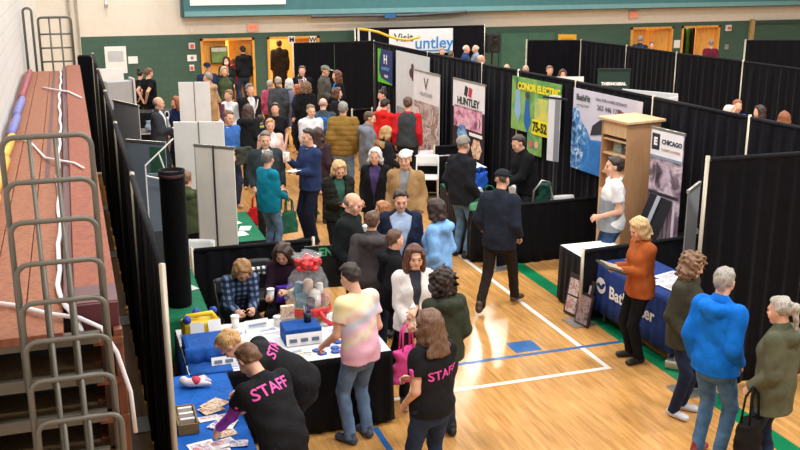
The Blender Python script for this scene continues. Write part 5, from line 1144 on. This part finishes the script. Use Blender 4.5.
# foreground, in and before the front booth
c1 = person('person in black STAFF shirt over purple sleeves, brown hair, bending over the blue table', (241, 347), 1.70, -142, ('tee', '#1d1d20', {'hem': .80}), '#1c1d22', ('short', '#6a4a34'), 'm', 1.12, lean=34,
    arms=((.02, .34, -.42), (.10, .16, -.46)), hp=48, inner=None, extra=None)
def purple(c):
    for sd in (-1, 1):
        F_ = Field(V([-.6, -.6, .3]), V([.6, .9, 1.7]), .0105)
        E, W = c['arms'][sd]; S_ = c['Sh'][sd]; F_.cap(S_+(E-S_)*.4, E, .050, .048, k=.02); F_.cap(E, E+(W-E)*.9, .047, .036, k=.02, flat='b')
        F_.wob(.004, 30, 1); c['fin'](F_, 'undershirt_sleeve', fab('#a64bb8'))
purple(c1); on_cloth(c1, 'STAFF', .125, PINK, 1.345, -.02, True, .04, .002); 
c2 = person('blond person in black STAFF shirt leaning across the front table', (217, 338), 1.76, -98, ('tee', '#1f1f22', {'hem': .84}), '#23262f', ('short', '#c79a62'), 'm', .96, lean=62, arms=((.0, .12, -.42), (.0, .18, -.40)), hp=62)
on_cloth(c2, 'STAFF', .115, PINK, 1.30, 0, True, .0, .002)
c3 = person('long-haired woman in black STAFF shirt standing with back turned, front centre', (428, 311), 1.68, -146, ('tee', '#202023', {'hem': .86}), '@#2c3a55', ('long', '#6e4f3a'), 'f', 1.08, arms=('bent', 'cross'), hp=14)
on_cloth(c3, 'STAFF', .105, PINK, 1.25, .03, True, .10, .002)
def badge_(c, sd, txt='D'):
    E, W = c['arms'][sd]; S_ = c['Sh'][sd]; p = (S_+(E-S_)*.42); F_ = Field(p-.08, p+.08, .008); F_.cap(p+V([sd*.062, -.02, -.02]), p+V([sd*.066, -.02, .03]), .012, .012, .03, .03, k=.005); c['fin'](F_, 'sleeve_print', PINK)
badge_(c3, -1); badge_(c1, -1)
TIE = mat('tie_dye', '#e8c9b0', .8, 'tiedye', color2=['#f3e2ae', '#f4e8c4', '#f3cfc0', '#bfd0e0', '#f0c6d8', '#efe6c4', '#ecb6cc'])
c4 = person('person in pastel tie-dye T-shirt and jeans leaning at the white table', (347, 264), 1.72, -140, ('tee', '#e8c9b0', {'mat': TIE, 'hem': .84}), '@#5f7796', ('short', '#2c211c'), 'm', 1.05, lean=8, arms=((.05, .22, -.44), 'pocket'), hp=22, shoes='#3c4658')
c5 = person('brown-haired woman in white zip jacket holding a bright pink bag', (415, 247), 1.64, 14, ('jacket', '#e6e1dd', {'open': .05}), '#24262d', ('long', '#5a3322'), 'f', 1.05, arms=('cross', 'low'), inner='#3b3d48', hp=8)
hand_bag(c5, 'bright pink tote bag hanging from the white jacket woman’s hand', False, .32, .16, .42, fab('#e8559f'), .3, 'tote_bag', 21, .20)
c6 = person('woman with dark curls in olive green jacket beside the white jacket woman', (442, 268), 1.66, -150, ('jacket', '#3a3f33', {'hood': True}), '@#2b3342', ('curly', '#2e2019'), 'f', 1.08, arms=('bent', 'bent'), hp=8)
PL = mat('plaid_shirt', '#2b3f66', .85, 'plaid', color2=['#10172a', '#22375c', '#6f85a6'])
c7 = person('seated woman in blue plaid shirt with blond-brown hair signing a form', (244, 266), 1.66, 12, ('shirt', '#2b3f66', {'mat': PL}), '#1b1c22', ('bob', '#9a7248'), 'f', 1.12, lean=36, arms=((-.10, .38, -.24), (-.02, .40, -.24)), hp=46, sit=.46)
c8 = person('seated woman with long dark hair in dark purple top beside the gift basket', (281, 247), 1.66, -16, ('sweater', '#32202f', {}), '#1b1c22', ('longwavy', '#3a271f'), 'f', 1.1, lean=22, arms=((-.06, .34, -.20), (-.02, .34, -.26)), hp=32, sit=.47)
for c_, lb in ((c7, 'black folding chair under the seated plaid shirt woman'), (c8, 'black folding chair under the seated dark-haired woman')): chair(lb, c_['X'], c_['Y'], c_['yaw'], pla('#1d1d20'), None)
cup('white paper cup in the dark-haired woman’s hand', *(handpos(c8, 1)[:2]+V([.02, -.05])), h=.11, z=handpos(c8, 1)[2]-.02)
bag('violet bag on the seated dark-haired woman’s lap', c8['X']-.12, c8['Y']-.28, .60, .22, .14, .24, fab('#4a2a9a'), False, .2, 'handbag', 22)
# right foreground
c9 = person('grey-haired woman with ponytail in olive coat, at right frame edge', (779, 297), 1.68, -112, ('jacket', '#5b5c49', {'hood': True, 'hem': .72}), '@#26324a', ('pony', '#a39a90'), 'f', 1.2, arms=((.04, .14, -.46), (.04, .06, -.48)), hp=10)
hp_ = handpos(c9, -1); bag('large black shoulder bag carried by the ponytailed woman', hp_[0]-.06, hp_[1]-.10, .20, .36, .20, .52, fab('#1b1817'), True, .4, 'handbag', 23, hl=.24)
c10 = person('grey-haired man in bright blue hooded jacket and jeans, seen from behind', (726, 268), 1.80, 148, ('jacket', '#1470d4', {'hood': True}), '@#4f7296', ('short', '#9b948c'), 'm', 1.05, arms=('down', 'pocket'), hp=8, hy=-15, shoes='#8a2a30')
c11 = person('curly brown-haired woman in dark olive jacket facing the blue-jacketed man', (697, 255), 1.66, 70, ('jacket', '#3f3d31', {'hem': .78}), '@#232c42', ('curly', '#7a5a40'), 'f', 1.12, arms=('bent', 'bent'), hp=16, hy=0, shoes='#c9cbd2')
c12 = person('blond woman in rust sweater and black trousers reading at the navy table', (635, 220), 1.66, -62, ('sweater', '#a8582c', {'hem': .82}), '#17171a', ('bob', '#c9a878'), 'f', 1.08, arms=('hold', 'hold'), hp=28)
hp_ = (handpos(c12, -1)+handpos(c12, 1))/2
t = thing('tablet_folder', 'dark green folder held open by the rust sweater woman', 'folder', hp_+V([-.05, -.03, .03]), c12['yaw']); MB().box((0, .05, 0), (.32, .22, .02), rx=.35).build('folder', pla('#3f4434'), t); MB().box((.02, .03, .012), (.24, .18, .006), rx=.35).build('page', pla('#b9a790'), t)
c13 = person('dark-haired man in white and grey polo standing by the tall cabinet', (614, 157), 1.86, -78, ('polo', '#e9e9ea', {'hem': .86}), '@#33496b', ('short', '#2e2420'), 'm', 1.05, arms=((-.02, .20, -.36), 'pocket'), hp=2)
F_ = Field(V([-.4, -.3, .7]), V([.4, .4, 1.4]), .012); sp_ = c13['sp']
F_.cap(sp_(0, .01, .84), sp_(0, .012, 1.06), .202, .190, .158, .150, k=.03, flat='a'); F_.cap(sp_(0, .012, 1.06), sp_(0, .012, 1.24), .190, .196, .150, .148, k=.03, flat='b'); c13['fin'](F_, 'grey_lower_panel', fab('#8d9296'))
# the couple of men in the aisle, right of centre
c14 = person('man in black cap and dark navy jacket walking away down the aisle', (503, 170), 1.82, 158, ('jacket', '#252a36', {'hem': .80}), '#2b2420', ('short', '#4a3f38'), 'm', 1.15, arms=((.12, .16, -.42), 'bent'), walk=.62, hat=('cap', '#20262c'), hp=10, shoes='#4a3222')
c15 = person('man in grey knit beanie, black jacket and jeans carrying a green bag', (464, 137), 1.82, 135, ('jacket', '#22242a', {'hem': .80}), '@#5f7f9f', ('short', '#8a8580'), 'm', 1.12, arms=(D, 'bent'), hat=('beanie', '#8d8880'), hp=6, hy=-20, beard='#a9a39a')
hand_bag(c15, 'dark green shopping bag carried by the beanie man', True, .38, .18, .42, fab('#1d4a3a'), .3, 'tote_bag', 24, .16)
c16 = person('dark-haired vendor in black jacket leaning over the green cloth table', (516, 136), 1.80, -62, ('jacket', '#17181b', {}), '#20222a', ('short', '#3a2d26'), 'm', 1.1, lean=14, arms=((-.03, .36, -.34), 'low'), hp=22)
# centre crowd, nearest first
c17 = person('bald man in black jacket with white name tag near the booth corner', (356, 194), 1.80, 70, ('jacket', '#1d2122', {}), '#3c3a37', ('balding', '#7a6a5c'), 'm', 1.1, arms=(D, 'bent'), hp=18)
F_ = Field(V([-.2, .0, 1.1]), V([.2, .3, 1.5]), .012); 
mb = MB().box(tuple(V([-.085, .158, 1.33])*c17['S']), (.09, .06, .06), rx=-.15); mb.build('name_tag', PAPER, c17['top'])
c18 = person('boy with brown hair in charcoal hooded sweatshirt seen from behind', (372, 211), 1.68, 172, ('hoodie', '#4b4647', {'hood': True}), '#1d2130', ('short', '#5d4030'), 'm', .98, arms=(D, 'bent'), hp=4)
c19 = person('boy in black jacket looking right beside the charcoal sweatshirt boy', (396, 230), 1.58, 100, ('jacket', '#15171a', {'hood': True}), '#16171b', ('short', '#5a3c2a'), 'm', .98, arms=(D, D), hp=6, hy=-20)
c20 = person('young girl with light brown hair between the suited man and the bald man', (381, 202), 1.45, -75, ('sweater', '#c9b8b4', {}), '@#3a4a66', ('long', '#a0693f'), 'f', .95, arms=('bent', 'bent'))
c21 = person('dark-haired man in navy suit jacket over light blue shirt, facing camera', (401, 191), 1.78, 6, ('suit', '#232a40', {'open': .13}), '#232838', ('short', '#33271f'), 'm', 1.18, arms=('bent', 'bent'), inner='#9fb4d2', hp=16)
c22 = person('woman with dark bob in light blue hooded sweatshirt beside the suited man', (433, 200), 1.70, -118, ('hoodie', '#7fb0e6', {'hood': True}), '@#5a616c', ('bob', '#33211b'), 'f', 1.12, arms=('bent', 'bent'), hp=14)
hand_bag(c22, 'beige handbag on the blue sweatshirt woman’s right side', True, .24, .12, .26, fab('#9a8a74'), .5, 'handbag', 25, .16)
c23 = person('man in tan field jacket and white cap facing the camera', (405, 151), 1.80, -14, ('jacket', '#a4835a', {'open': .06}), '@#4a5568', ('short', '#4a3a2e'), 'm', 1.12, arms=('bent', 'bent'), inner='#8d8c90', hat=('capback', '#dcd9d6'), hp=8)
c24 = person('white-haired woman in black coat over purple top, facing camera', (375, 149), 1.66, -12, ('coat', '#17181b', {'open': .08, 'hem': .74}), '#1b1c20', ('bob', '#cfccca'), 'f', 1.15, arms=(D, 'bent'), inner='#4a3a66', hp=8)
c25 = person('blond woman in shiny black puffer over green top looking at phone', (340, 163), 1.66, 18, ('puffer', '#23241f', {'open': .07}), '#1b1c20', ('bob', '#c3a070'), 'f', 1.05, arms=('low', 'hold'), inner='#365c50', hp=26)
hp_ = handpos(c25, 1); t = thing('phone', 'phone in the hands of the black puffer woman', 'phone', hp_+V([-.03, -.05, .02]), c25['yaw']); MB().box((0, 0, 0), (.075, .15, .012), rx=.5).build('case', pla('#3a2c44'), t, bevel=.004); MB().box((0, .002, .008), (.065, .135, .002), rx=.5).build('screen', pla('#11151c', .15), t)
c26 = person('dark-haired man in navy sweater and navy trousers holding a white cup', (307, 129), 1.82, -58, ('sweater', '#2c3a60', {'hem': .84}), '#1e2438', ('short', '#2f241d'), 'm', 1.08, arms=('hold', (-.06, .30, -.10)), hp=6)
hp_ = handpos(c26, 1); cup('white paper cup held up by the navy sweater man', hp_[0]-.04, hp_[1]-.03, .12, z=hp_[2]-.01, r=.045)
hp_ = handpos(c26, -1); card('white papers in the navy sweater man’s lower hand', hp_[0]-.04, hp_[1]-.03, .2, .14, .6, PAPER, None, hp_[2]+.02)
c27 = person('grey-haired woman in turquoise sweater and jeans seen from behind', (268, 151), 1.64, 128, ('sweater', '#117892', {'hem': .80}), '@#5a7896', ('short', '#6c6664'), 'f', 1.28, arms=('cross', 'low'), hp=4, hy=-20, glasses=True)
hand_bag(c27, 'dark green bag hanging at the turquoise sweater woman’s side', True, .30, .14, .40, fab('#2a5f4a'), .3, 'tote_bag', 26, .16)
c28 = person('grey-haired man in dark jacket facing the turquoise sweater woman', (265, 132), 1.80, 12, ('jacket', '#333c40', {'open': .05}), '#2b3036', ('short', '#6e6863'), 'm', 1.2, arms=('bent', 'bent'), inner='#cfd2d2', hp=8, hy=10)
c29 = person('short-haired blond woman in pale pink cardigan over white top', (270, 119), 1.66, 4, ('cardigan', '#e2bdb4', {'open': .09}), '@#3b4658', ('short', '#b98a58'), 'f', 1.15, arms=('bent', D), inner='#dfd6d4', hp=6)
c30 = person('dark-haired woman in black T-shirt behind the pale pink cardigan', (275, 103), 1.68, -10, ('tee', '#1b1b1f', {}), '#23242a', ('pony', '#2e211b'), 'f', 1.0, arms=('bent', D), hp=6)
c31 = person('brown-haired man in blue sweater at the edge of pale display boards', (229, 111), 1.76, 34, ('sweater', '#3a66a8', {}), '@#33415c', ('short', '#6a4a36'), 'm', 1.15, arms=('cross', 'low'), hp=10)
bag('bright red bag below the blue sweater man', 2.70, 15.6, .002, .30, .14, .34, fab('#c2232c'), True, .2, seed=27, hl=.16)
bag('olive coat bundle carried by the blue sweater man', c31['X']+.22, c31['Y']-.26, .82, .38, .26, .36, fab('#3d4038'), False, .3, 'coat_bundle', 28)
c32 = person('woman with long dark-brown hair in dark jacket, back turned, near the navy sweater', (318, 128), 1.62, 170, ('jacket', '#3a2a30', {}), '#20222a', ('long', '#3f2a25'), 'f', 1.05, arms=(D, D))
c33 = person('man in mustard brown puffer jacket and light jeans, back turned', (343, 102), 1.84, 176, ('puffer', '#8a6a34', {'hem': .84}), '@#7f9cbc', ('short', '#8d8880'), 'm', 1.2, arms=(D, D), hp=6)
c34 = person('person in grey hooded parka looking right toward the red hoodie', (372, 112), 1.72, 82, ('coat', '#767a84', {'hood': True, 'hem': .66}), '#23262f', ('short', '#5a4634'), 'm', 1.1, arms=('hold', 'low'), hp=18)
c35 = person('blond person in dark coat with tan fur hood beside the grey parka', (388, 127), 1.58, 120, ('coat', '#22252b', {'hem': .7}), '@#33415c', ('bob', '#b08a5c'), 'f', 1.05, arms=('hold', 'low'), hp=18)
F_ = Field(V([-.3, -.35, 1.15]), V([.3, .2, 1.55]), .014); F_.cap((-.10, -.10, 1.42), (.10, -.10, 1.42), .07, k=.02); F_.cap((-.12, .0, 1.42), (-.10, -.1, 1.42), .05, k=.02); F_.cap((.12, 0, 1.42), (.1, -.1, 1.42), .05, k=.02); F_.wob(.012, 50, 1); c35['fin'](F_, 'fur_hood', fab('#8f7550', .35))
c36 = person('dark-haired person in bright red hooded sweatshirt bending to a table', (386, 99), 1.72, 150, ('hoodie', '#cf2420', {'hood': True}), '#20232c', ('short', '#2b1f1a'), 'm', 1.08, lean=14, arms=('low', 'low'), hp=18)
c37 = person('dark-haired woman with bun in pale pink top facing the red hoodie', (381, 90), 1.66, -70, ('sweater', '#e0b9b0', {}), '#2b2a30', ('bun', '#2b201b'), 'f', 1.0, arms=('low', 'hold'), hp=14)
c38 = person('man in charcoal vest over red long sleeves, back turned', (408, 97), 1.84, 172, ('vest', '#3d4144', {'sleeves': '#c3242b'}), '#2a2a2e', ('short', '#5a4234'), 'm', 1.12, arms=(D, D), hp=6)
c39 = person('pink-headed bald person with grey and blue backpack, back turned', (323, 98), 1.74, 175, ('jacket', '#3f4a52', {}), '#23252c', ('balding', '#c9a090'), 'm', 1.1, arms=('bent', 'bent'), hp=8, skin=2)
def pack(c, col, lab):
    F_ = Field(V([-.25, -.42, .9]), V([.25, .1, 1.5]), .014); F_.cap((0, -.21, 1.02), (0, -.20, 1.34), .15, .13, .09, .08, k=.03); F_.wob(.006, 30, 1); me_ = F_.mesh('bag_body'); S_ = c['S']; me_.transform(Matrix.Scale(S_, 4))
    t = thing('backpack', lab, 'backpack', (c['X'], c['Y'], 0), c['yaw']); link('bag_body', me_, fab(col), t)
    MB().tube([tuple(V(q)*S_) for q in ((-.11, -.2, 1.36), (-.12, -.02, 1.46), (-.12, .14, 1.34), (-.14, .1, 1.08), (-.13, -.16, 1.02))], .018, 8).build('strap', fab(col), t, True); MB().tube([tuple(V(q)*S_) for q in ((.11, -.2, 1.36), (.12, -.02, 1.46), (.12, .14, 1.34), (.14, .1, 1.08), (.13, -.16, 1.02))], .018, 8).build('strap', fab(col), t, True)
    MB().box((0, -.30*S_, 1.1*S_), (.18, .02, .16)).build('pocket', fab('#2f3b46'), t)
pack(c39, '#2a5f9c', 'blue and grey backpack on the pink-headed person’s back')
c40 = person('person in white hooded top with short brown hair left of the backpack', (311, 105), 1.70, 20, ('hoodie', '#d6d6da', {'hood': True}), '@#3a4a66', ('short', '#77604a'), 'm', 1.0, arms=('low', 'low'))
c41 = person('woman with brown hair in dark jacket looking right behind the puffer man', (338, 88), 1.66, 80, ('jacket', '#222228', {'open': .04}), '#20222a', ('bob', '#5a3a2b'), 'f', 1.05, arms=('low', D), inner='#d8cfd0')
c42 = person('woman with curly light-brown hair in long black coat, back turned', (306, 82), 1.68, 168, ('coat', '#18191c', {'hem': .6}), '@#46607e', ('curly', '#7d6248'), 'f', 1.1, arms=(D, D))
c43 = person('red-haired woman in navy coat with bag left of the black coat', (296, 85), 1.56, -80, ('coat', '#22263a', {'hem': .66}), '#1f2129', ('bob', '#a0532f'), 'f', 1.02, arms=('bent', D))
c44 = person('man in black suit and tie raising a phone before the rear drape', (302, 66), 1.78, -5, ('suit', '#16171b', {'open': .09}), '#17181c', ('short', '#5a3a28'), 'm', 1.05, arms=((-.10, .24, .0), (-.12, .26, .06)), inner='#dfe3ea', hp=4)
hp_ = handpos(c44, 1); t = thing('phone', 'dark phone held up by the black-suited man', 'phone', hp_+V([-.02, -.08, .05]), c44['yaw']); MB().box((0, 0, 0), (.15, .012, .075)).build('case', pla('#15161a'), t, bevel=.003)
mb = MB().box(tuple(V([0, .125, 1.25])*c44['S']), (.05, .02, .36), rx=-.08); mb.build('necktie', pla('#3a4fa0'), c44['root'])
c45 = person('man in olive camouflage cap and grey jacket before the rear drape', (326, 66), 1.80, 70, ('jacket', '#5b5751', {}), '#24262d', ('short', '#5a4634'), 'm', 1.1, arms=('bent', 'low'), hat=('cap', '#7b8071'), hp=10)
c46 = person('auburn-haired woman in black jacket with blue scarf beside capped man', (336, 71), 1.74, -70, ('jacket', '#1b1d22', {'open': .05}), '#1e2026', ('long', '#6a3f28'), 'f', 1.0, arms=('bent', 'low'), inner='#2f86d0')
c47 = person('woman with grey-blond hair in charcoal coat, back turned, at left centre', (278, 77), 1.68, 176, ('coat', '#46494e', {'hem': .62}), '#2a2c33', ('short', '#a9988c'), 'f', 1.15, arms=(D, D))
c48 = person('white-haired woman in long lilac coat, back turned, beside charcoal coat', (289, 79), 1.60, -168, ('coat', '#7d7d98', {'hem': .55}), '#33364a', ('bob', '#d3cfc9'), 'f', 1.1, arms=(D, 'bent'))
c49 = person('person in pink plaid jacket left of the charcoal coat', (270, 80), 1.55, 160, ('jacket', '#b0506a', {}), '#3a3438', ('short', '#b3a08c'), 'f', 1.0, arms=(D, D))
c50 = person('grey-haired man in dark robe-like coat with a white strap', (250, 84), 1.80, 30, ('coat', '#1f1d20', {'open': .07, 'hem': .55}), '#1c1c20', ('short', '#6f6a66'), 'm', 1.15, arms=('bent', 'low'), inner='#d8d3d3')
mb = MB().tube([tuple(V(q)*c50['S']) for q in ((-.14, .08, 1.42), (-.05, .185, 1.3), (.06, .19, 1.12), (.16, .13, .95))], .014, 6); mb.build('strap', pla('#d8c9c0'), c50['root'])
bag('purple cloth bag held in front of the dark coat man', c50['X']+.16, c50['Y']-.40, .78, .34, .14, .30, fab('#5a35a8'), False, -.4, 'cloth_bag', 30)
c51 = person('woman with long brown hair in black jacket, back turned, left crowd', (248, 105), 1.64, 165, ('jacket', '#1e2023', {'hood': True}), '#22242a', ('long', '#4a3930'), 'f', 1.05, arms=(D, D))
c52 = person('boy with dark hair and neon yellow collar, back turned', (260, 115), 1.40, 178, ('jacket', '#2a3050', {'hood': False}), '#23252d', ('short', '#33261f'), 'm', 1.0, arms=(D, D))
mb = MB().tube([tuple(V([.085*math.cos(a), -.03+.08*math.sin(a), 1.47])*c52['S']) for a in [2*PI*i/16 for i in range(16)]], .026, 8, True); mb.build('collar', pla('#b6e02a', .6), c52['root'], True)
c53 = person('dark-blond woman in white jersey with striped scarf near the green vest', (228, 90), 1.66, -40, ('sweater', '#dfe3ea', {}), '@#33415c', ('short', '#8a6a4a'), 'f', 1.05, arms=('bent', 'low'))
mb = MB().box(tuple(V([.05, .16, 1.18])*c53['S']), (.06, .03, .5), rx=-.05); mb.build('scarf', pla('#8a3a3a'), c53['root']); mb = MB().box(tuple(V([.11, .15, 1.18])*c53['S']), (.05, .03, .5), rx=-.05); mb.build('scarf', pla('#24509c'), c53['root'])
bag('lime green bag beside the tan coat man', 3.05, 19.9, .002, .26, .14, .34, fab('#7ed321'), True, .2, seed=31, hl=.14)
bag('dark green bag on floor beside the pink cardigan woman', 3.72, 15.9, .002, .28, .14, .38, fab('#2c5f4a'), True, .2, seed=32, hl=.2)
c54 = person('woman in olive green vest with blond hair near the first doorway', (224, 67), 1.68, 10, ('vest', '#47543a', {'sleeves': '#2e3036'}), '#23262c', ('bob', '#b59a74'), 'f', 1.1, arms=(D, 'bent'))
c55 = person('grey-haired man in tan coat looking left over the pale board', (207, 73), 1.76, -110, ('coat', '#b08f6a', {'hem': .66, 'hood': True}), '#1d1e22', ('short', '#8d837c'), 'm', 1.12, arms=('bent', D))
c56 = person('man in navy winter jacket with dark cap behind the tan coat', (207, 63), 1.80, 10, ('jacket', '#28324e', {}), '#232733', ('short', '#2e2622'), 'm', 1.2, arms=('bent', 'low'), hat=('cap', '#20242e'))
c57 = person('masked woman in dark jacket standing at the first doorway', (226, 57), 1.66, 0, ('jacket', '#24262b', {'open': .05}), '#23252b', ('bob', '#2c221d'), 'f', 1.0, arms=('bent', 'bent'), inner='#b8515c')
F_ = Field(V([-.2, -.1, 1.4]), V([.2, .3, 1.75]), .014); F_.ell((0, .085, 1.565), np.eye(3), (.062, .05, .05)); c57['fin'](F_, 'face_mask', pla('#dfe2e6', .8))
c58 = person('child in red jacket standing in the first doorway', (233, 59), 1.40, 160, ('jacket', '#d8332a', {}), '#3a4a66', ('short', '#8a5a34'), 'm', 1.0, arms=(D, D))
c59 = person('man in black hoodie and jeans in the first doorway, back turned', (242, 46), 1.80, -150, ('hoodie', '#1b1c20', {'hood': True}), '@#2f3f5c', ('short', '#241d1a'), 'm', 1.1, arms=('bent', D))
c60 = person('man in long dark coat filling the second oak doorway, back turned', (279, 40), 1.86, 178, ('coat', '#2e2a28', {'hem': .50}), '#26242a', ('short', '#332822'), 'm', 1.2, arms=(D, D))
# left corner
c61 = person('dark-haired woman in black T-shirt at the left corner table, left of two', (140, 70), 1.58, 150, ('tee', '#17181b', {}), '#1d1e23', ('bun', '#2b201b'), 'f', 1.0, arms=(D, 'back'))
c62 = person('person in black polo with hands behind back at left corner table', (149, 68), 1.72, 130, ('polo', '#16171b', {}), '#1d1e23', ('short', '#6a4a34'), 'm', 1.1, arms=('back', 'back'))
c63 = person('balding man in grey suit holding papers near the left corner table', (159, 97), 1.78, 75, ('suit', '#3a3d44', {'open': .06}), '#2c2e34', ('balding', '#8a8078'), 'm', 1.1, arms=('low', 'hold'), inner='#d8dade')
hp_ = handpos(c63, 1); card('white papers held by the balding grey suit man', hp_[0]+.05, hp_[1]-.04, .16, .2, .3, PAPER, None, hp_[2]+.03)
c64 = person('auburn-haired woman in navy dress facing the grey suit man', (175, 97), 1.66, -60, ('coat', '#1f2c52', {'hem': .6}), '#1f2433', ('long', '#94552f'), 'f', 1.05, arms=('low', 'bent'))
c65 = person('person in olive jacket half hidden behind the cream banner back', (186, 171), 1.60, 165, ('jacket', '#4a5338', {'hood': True}), '#23252c', ('short', '#7a5a44'), 'm', 1.1, arms=('bent', 'low'))
# heads beyond the centre drapes
for hd, h_, ph, top_, hr_, g_, lb in (((467, 45), 1.80, 80, ('jacket', '#2f4470', {}), ('balding', '#cfcac4'), 'm', 'white-haired man in blue jacket beyond the drapes, before the loudspeaker'),
    ((475, 45), 1.74, -80, ('jacket', '#8a93a6', {}), ('balding', '#d6d2cc'), 'm', 'white-haired man in pale grey jacket beside the blue-jacketed man, beyond drapes'),
    ((482, 55), 1.76, 100, ('jacket', '#3a3f4c', {}), ('balding', '#d0b8a8'), 'm', 'bald man beyond the drapes, just right of the two white-haired men'),
    ((442, 48), 1.70, 20, ('sweater', '#b88a84', {}), ('short', '#b09a8a'), 'f', 'pinkish-clad person beyond the drapes below the town banner'),
    ((451, 51), 1.68, 160, ('jacket', '#3f3c3a', {}), ('short', '#5a4e46'), 'm', 'dark-haired person beyond the drapes right of the pinkish-clad person'),
    ((507, 64), 1.70, 170, ('sweater', '#6a6e78', {}), ('balding', '#c9b4a4'), 'm', 'bald head beyond drapes in front of the green double door'),
    ((526, 65), 1.74, 170, ('jacket', '#4a4c52', {}), ('balding', '#c4ae9e'), 'm', 'bald person beyond the drapes left of the green banner top'),
    ((550, 66), 1.74, 10, ('jacket', '#4a3f42', {}), ('short', '#8a6a58'), 'm', 'brown-haired person peeking over the green banner top, left of two'),
    ((563, 70), 1.68, 10, ('sweater', '#5a3a34', {}), ('bob', '#5f3a2c'), 'f', 'dark auburn-haired woman peeking over the green banner, right of two')):
    person(lb, hd, h_, ph, top_, '#23252c', hr_, g_, 1.1, arms=(D, D))
# seated heads at far right, door visitors
for hd, h_, ph, top_, hr_, lb in (((738, 100), 1.74, 20, ('shirt', '#2458b8', {}), ('short', '#9a5a3a'), 'red-haired person in blue beyond the right drapes'),
    ((731, 106), 1.70, 60, ('sweater', '#7a7470', {}), ('bob', '#cfc8c4'), 'white-haired person left of the red-haired one beyond right drapes'),
    ((759, 106), 1.68, -60, ('sweater', '#2a2228', {}), ('bob', '#3a2620'), 'pale-faced dark-haired woman beyond the right drapes'),
    ((785, 112), 1.66, 170, ('jacket', '#3a2c28', {}), ('long', '#8a5236'), 'auburn-haired head beyond drapes at the right frame edge')):
    person(lb, hd, h_, ph, top_, '#23252c', hr_, 'f', 1.05, arms=('low', 'low'))
c70 = person('person in dark jacket with blue backpack at the third oak doorway', (641, 36), 1.80, 165, ('jacket', '#30343c', {}), '#2a2c33', ('short', '#8d8680'), 'm', 1.1, arms=(D, D)); pack(c70, '#1f5fc0', 'bright blue backpack in the third oak doorway')
c71 = person('person in olive jacket inside the third oak doorway, right of the backpack', (652, 42), 1.64, 10, ('jacket', '#6a6238', {}), '#2a2c33', ('short', '#6a5a44'), 'm', 1.0, arms=(D, D))
c72 = person('grey-haired person in maroon sweater at the last right doorway', (711, 40), 1.72, -165, ('sweater', '#6a2436', {}), '#2a2c33', ('short', '#8d7a74'), 'm', 1.15, arms=(D, D))

def collar(c, col):
    S = c['S']; R2 = c['R2']; pts = [tuple((c['sp'](.074*math.cos(a), -.012+.072*math.sin(a), 1.462-.018*math.sin(a)))*S) for a in [2*PI*i/20 for i in range(20)]]
    MB().tube(pts, .018, 8, True).build('collar', fab(col), c['top'], True)
for c_, col in ((c26, '#e4e6ea'), (c31, '#dfe3ea'), (c63, '#dde0e4'), (c21, '#a9bcd6'), (c13, '#e4e4e6'), (c44, '#e2e5ea'), (c17, '#23282a'), (c10, '#0f5cb4'), (c12, '#8f4a24')): collar(c_, col)
# ------------------------------------------------------------------ light: gym lamps overhead, soft bounce
W = bpy.data.worlds.new('hall_air'); SC.world = W; W.use_nodes = True
W.node_tree.nodes['Background'].inputs['Color'].default_value = (1.0, .97, .93, 1); W.node_tree.nodes['Background'].inputs['Strength'].default_value = .50
def lamp(x, y, z, sx, sy, e, col=(1, .97, .93)):
    l = bpy.data.lights.new('ceiling_lamp', 'AREA'); l.shape = 'RECTANGLE'; l.size = sx; l.size_y = sy; l.energy = e; l.color = col
    o = bpy.data.objects.new('ceiling_lamp', l); COL.objects.link(o); o.location = (x, y, z)
for x in (1.5, 5.5, 9.5, 14, 18.5):
    for y in (2.5, 8.5, 14.5, 21, 27):
        if (x, y) == (9.5, 27): lamp(10.9, 25.8, 7.6, 2.2, 1.3, 520)
        elif (x, y) not in ((9.5, 21), (14, 21), (14, 27)): lamp(x, y, 7.6, 1.3, .7, 225)
for x in (5.0, 19.0): lamp(x, 30.4, 2.66, 3.4, 1.6, 260, (1, .84, .56))
SC.view_settings.exposure = -0.12
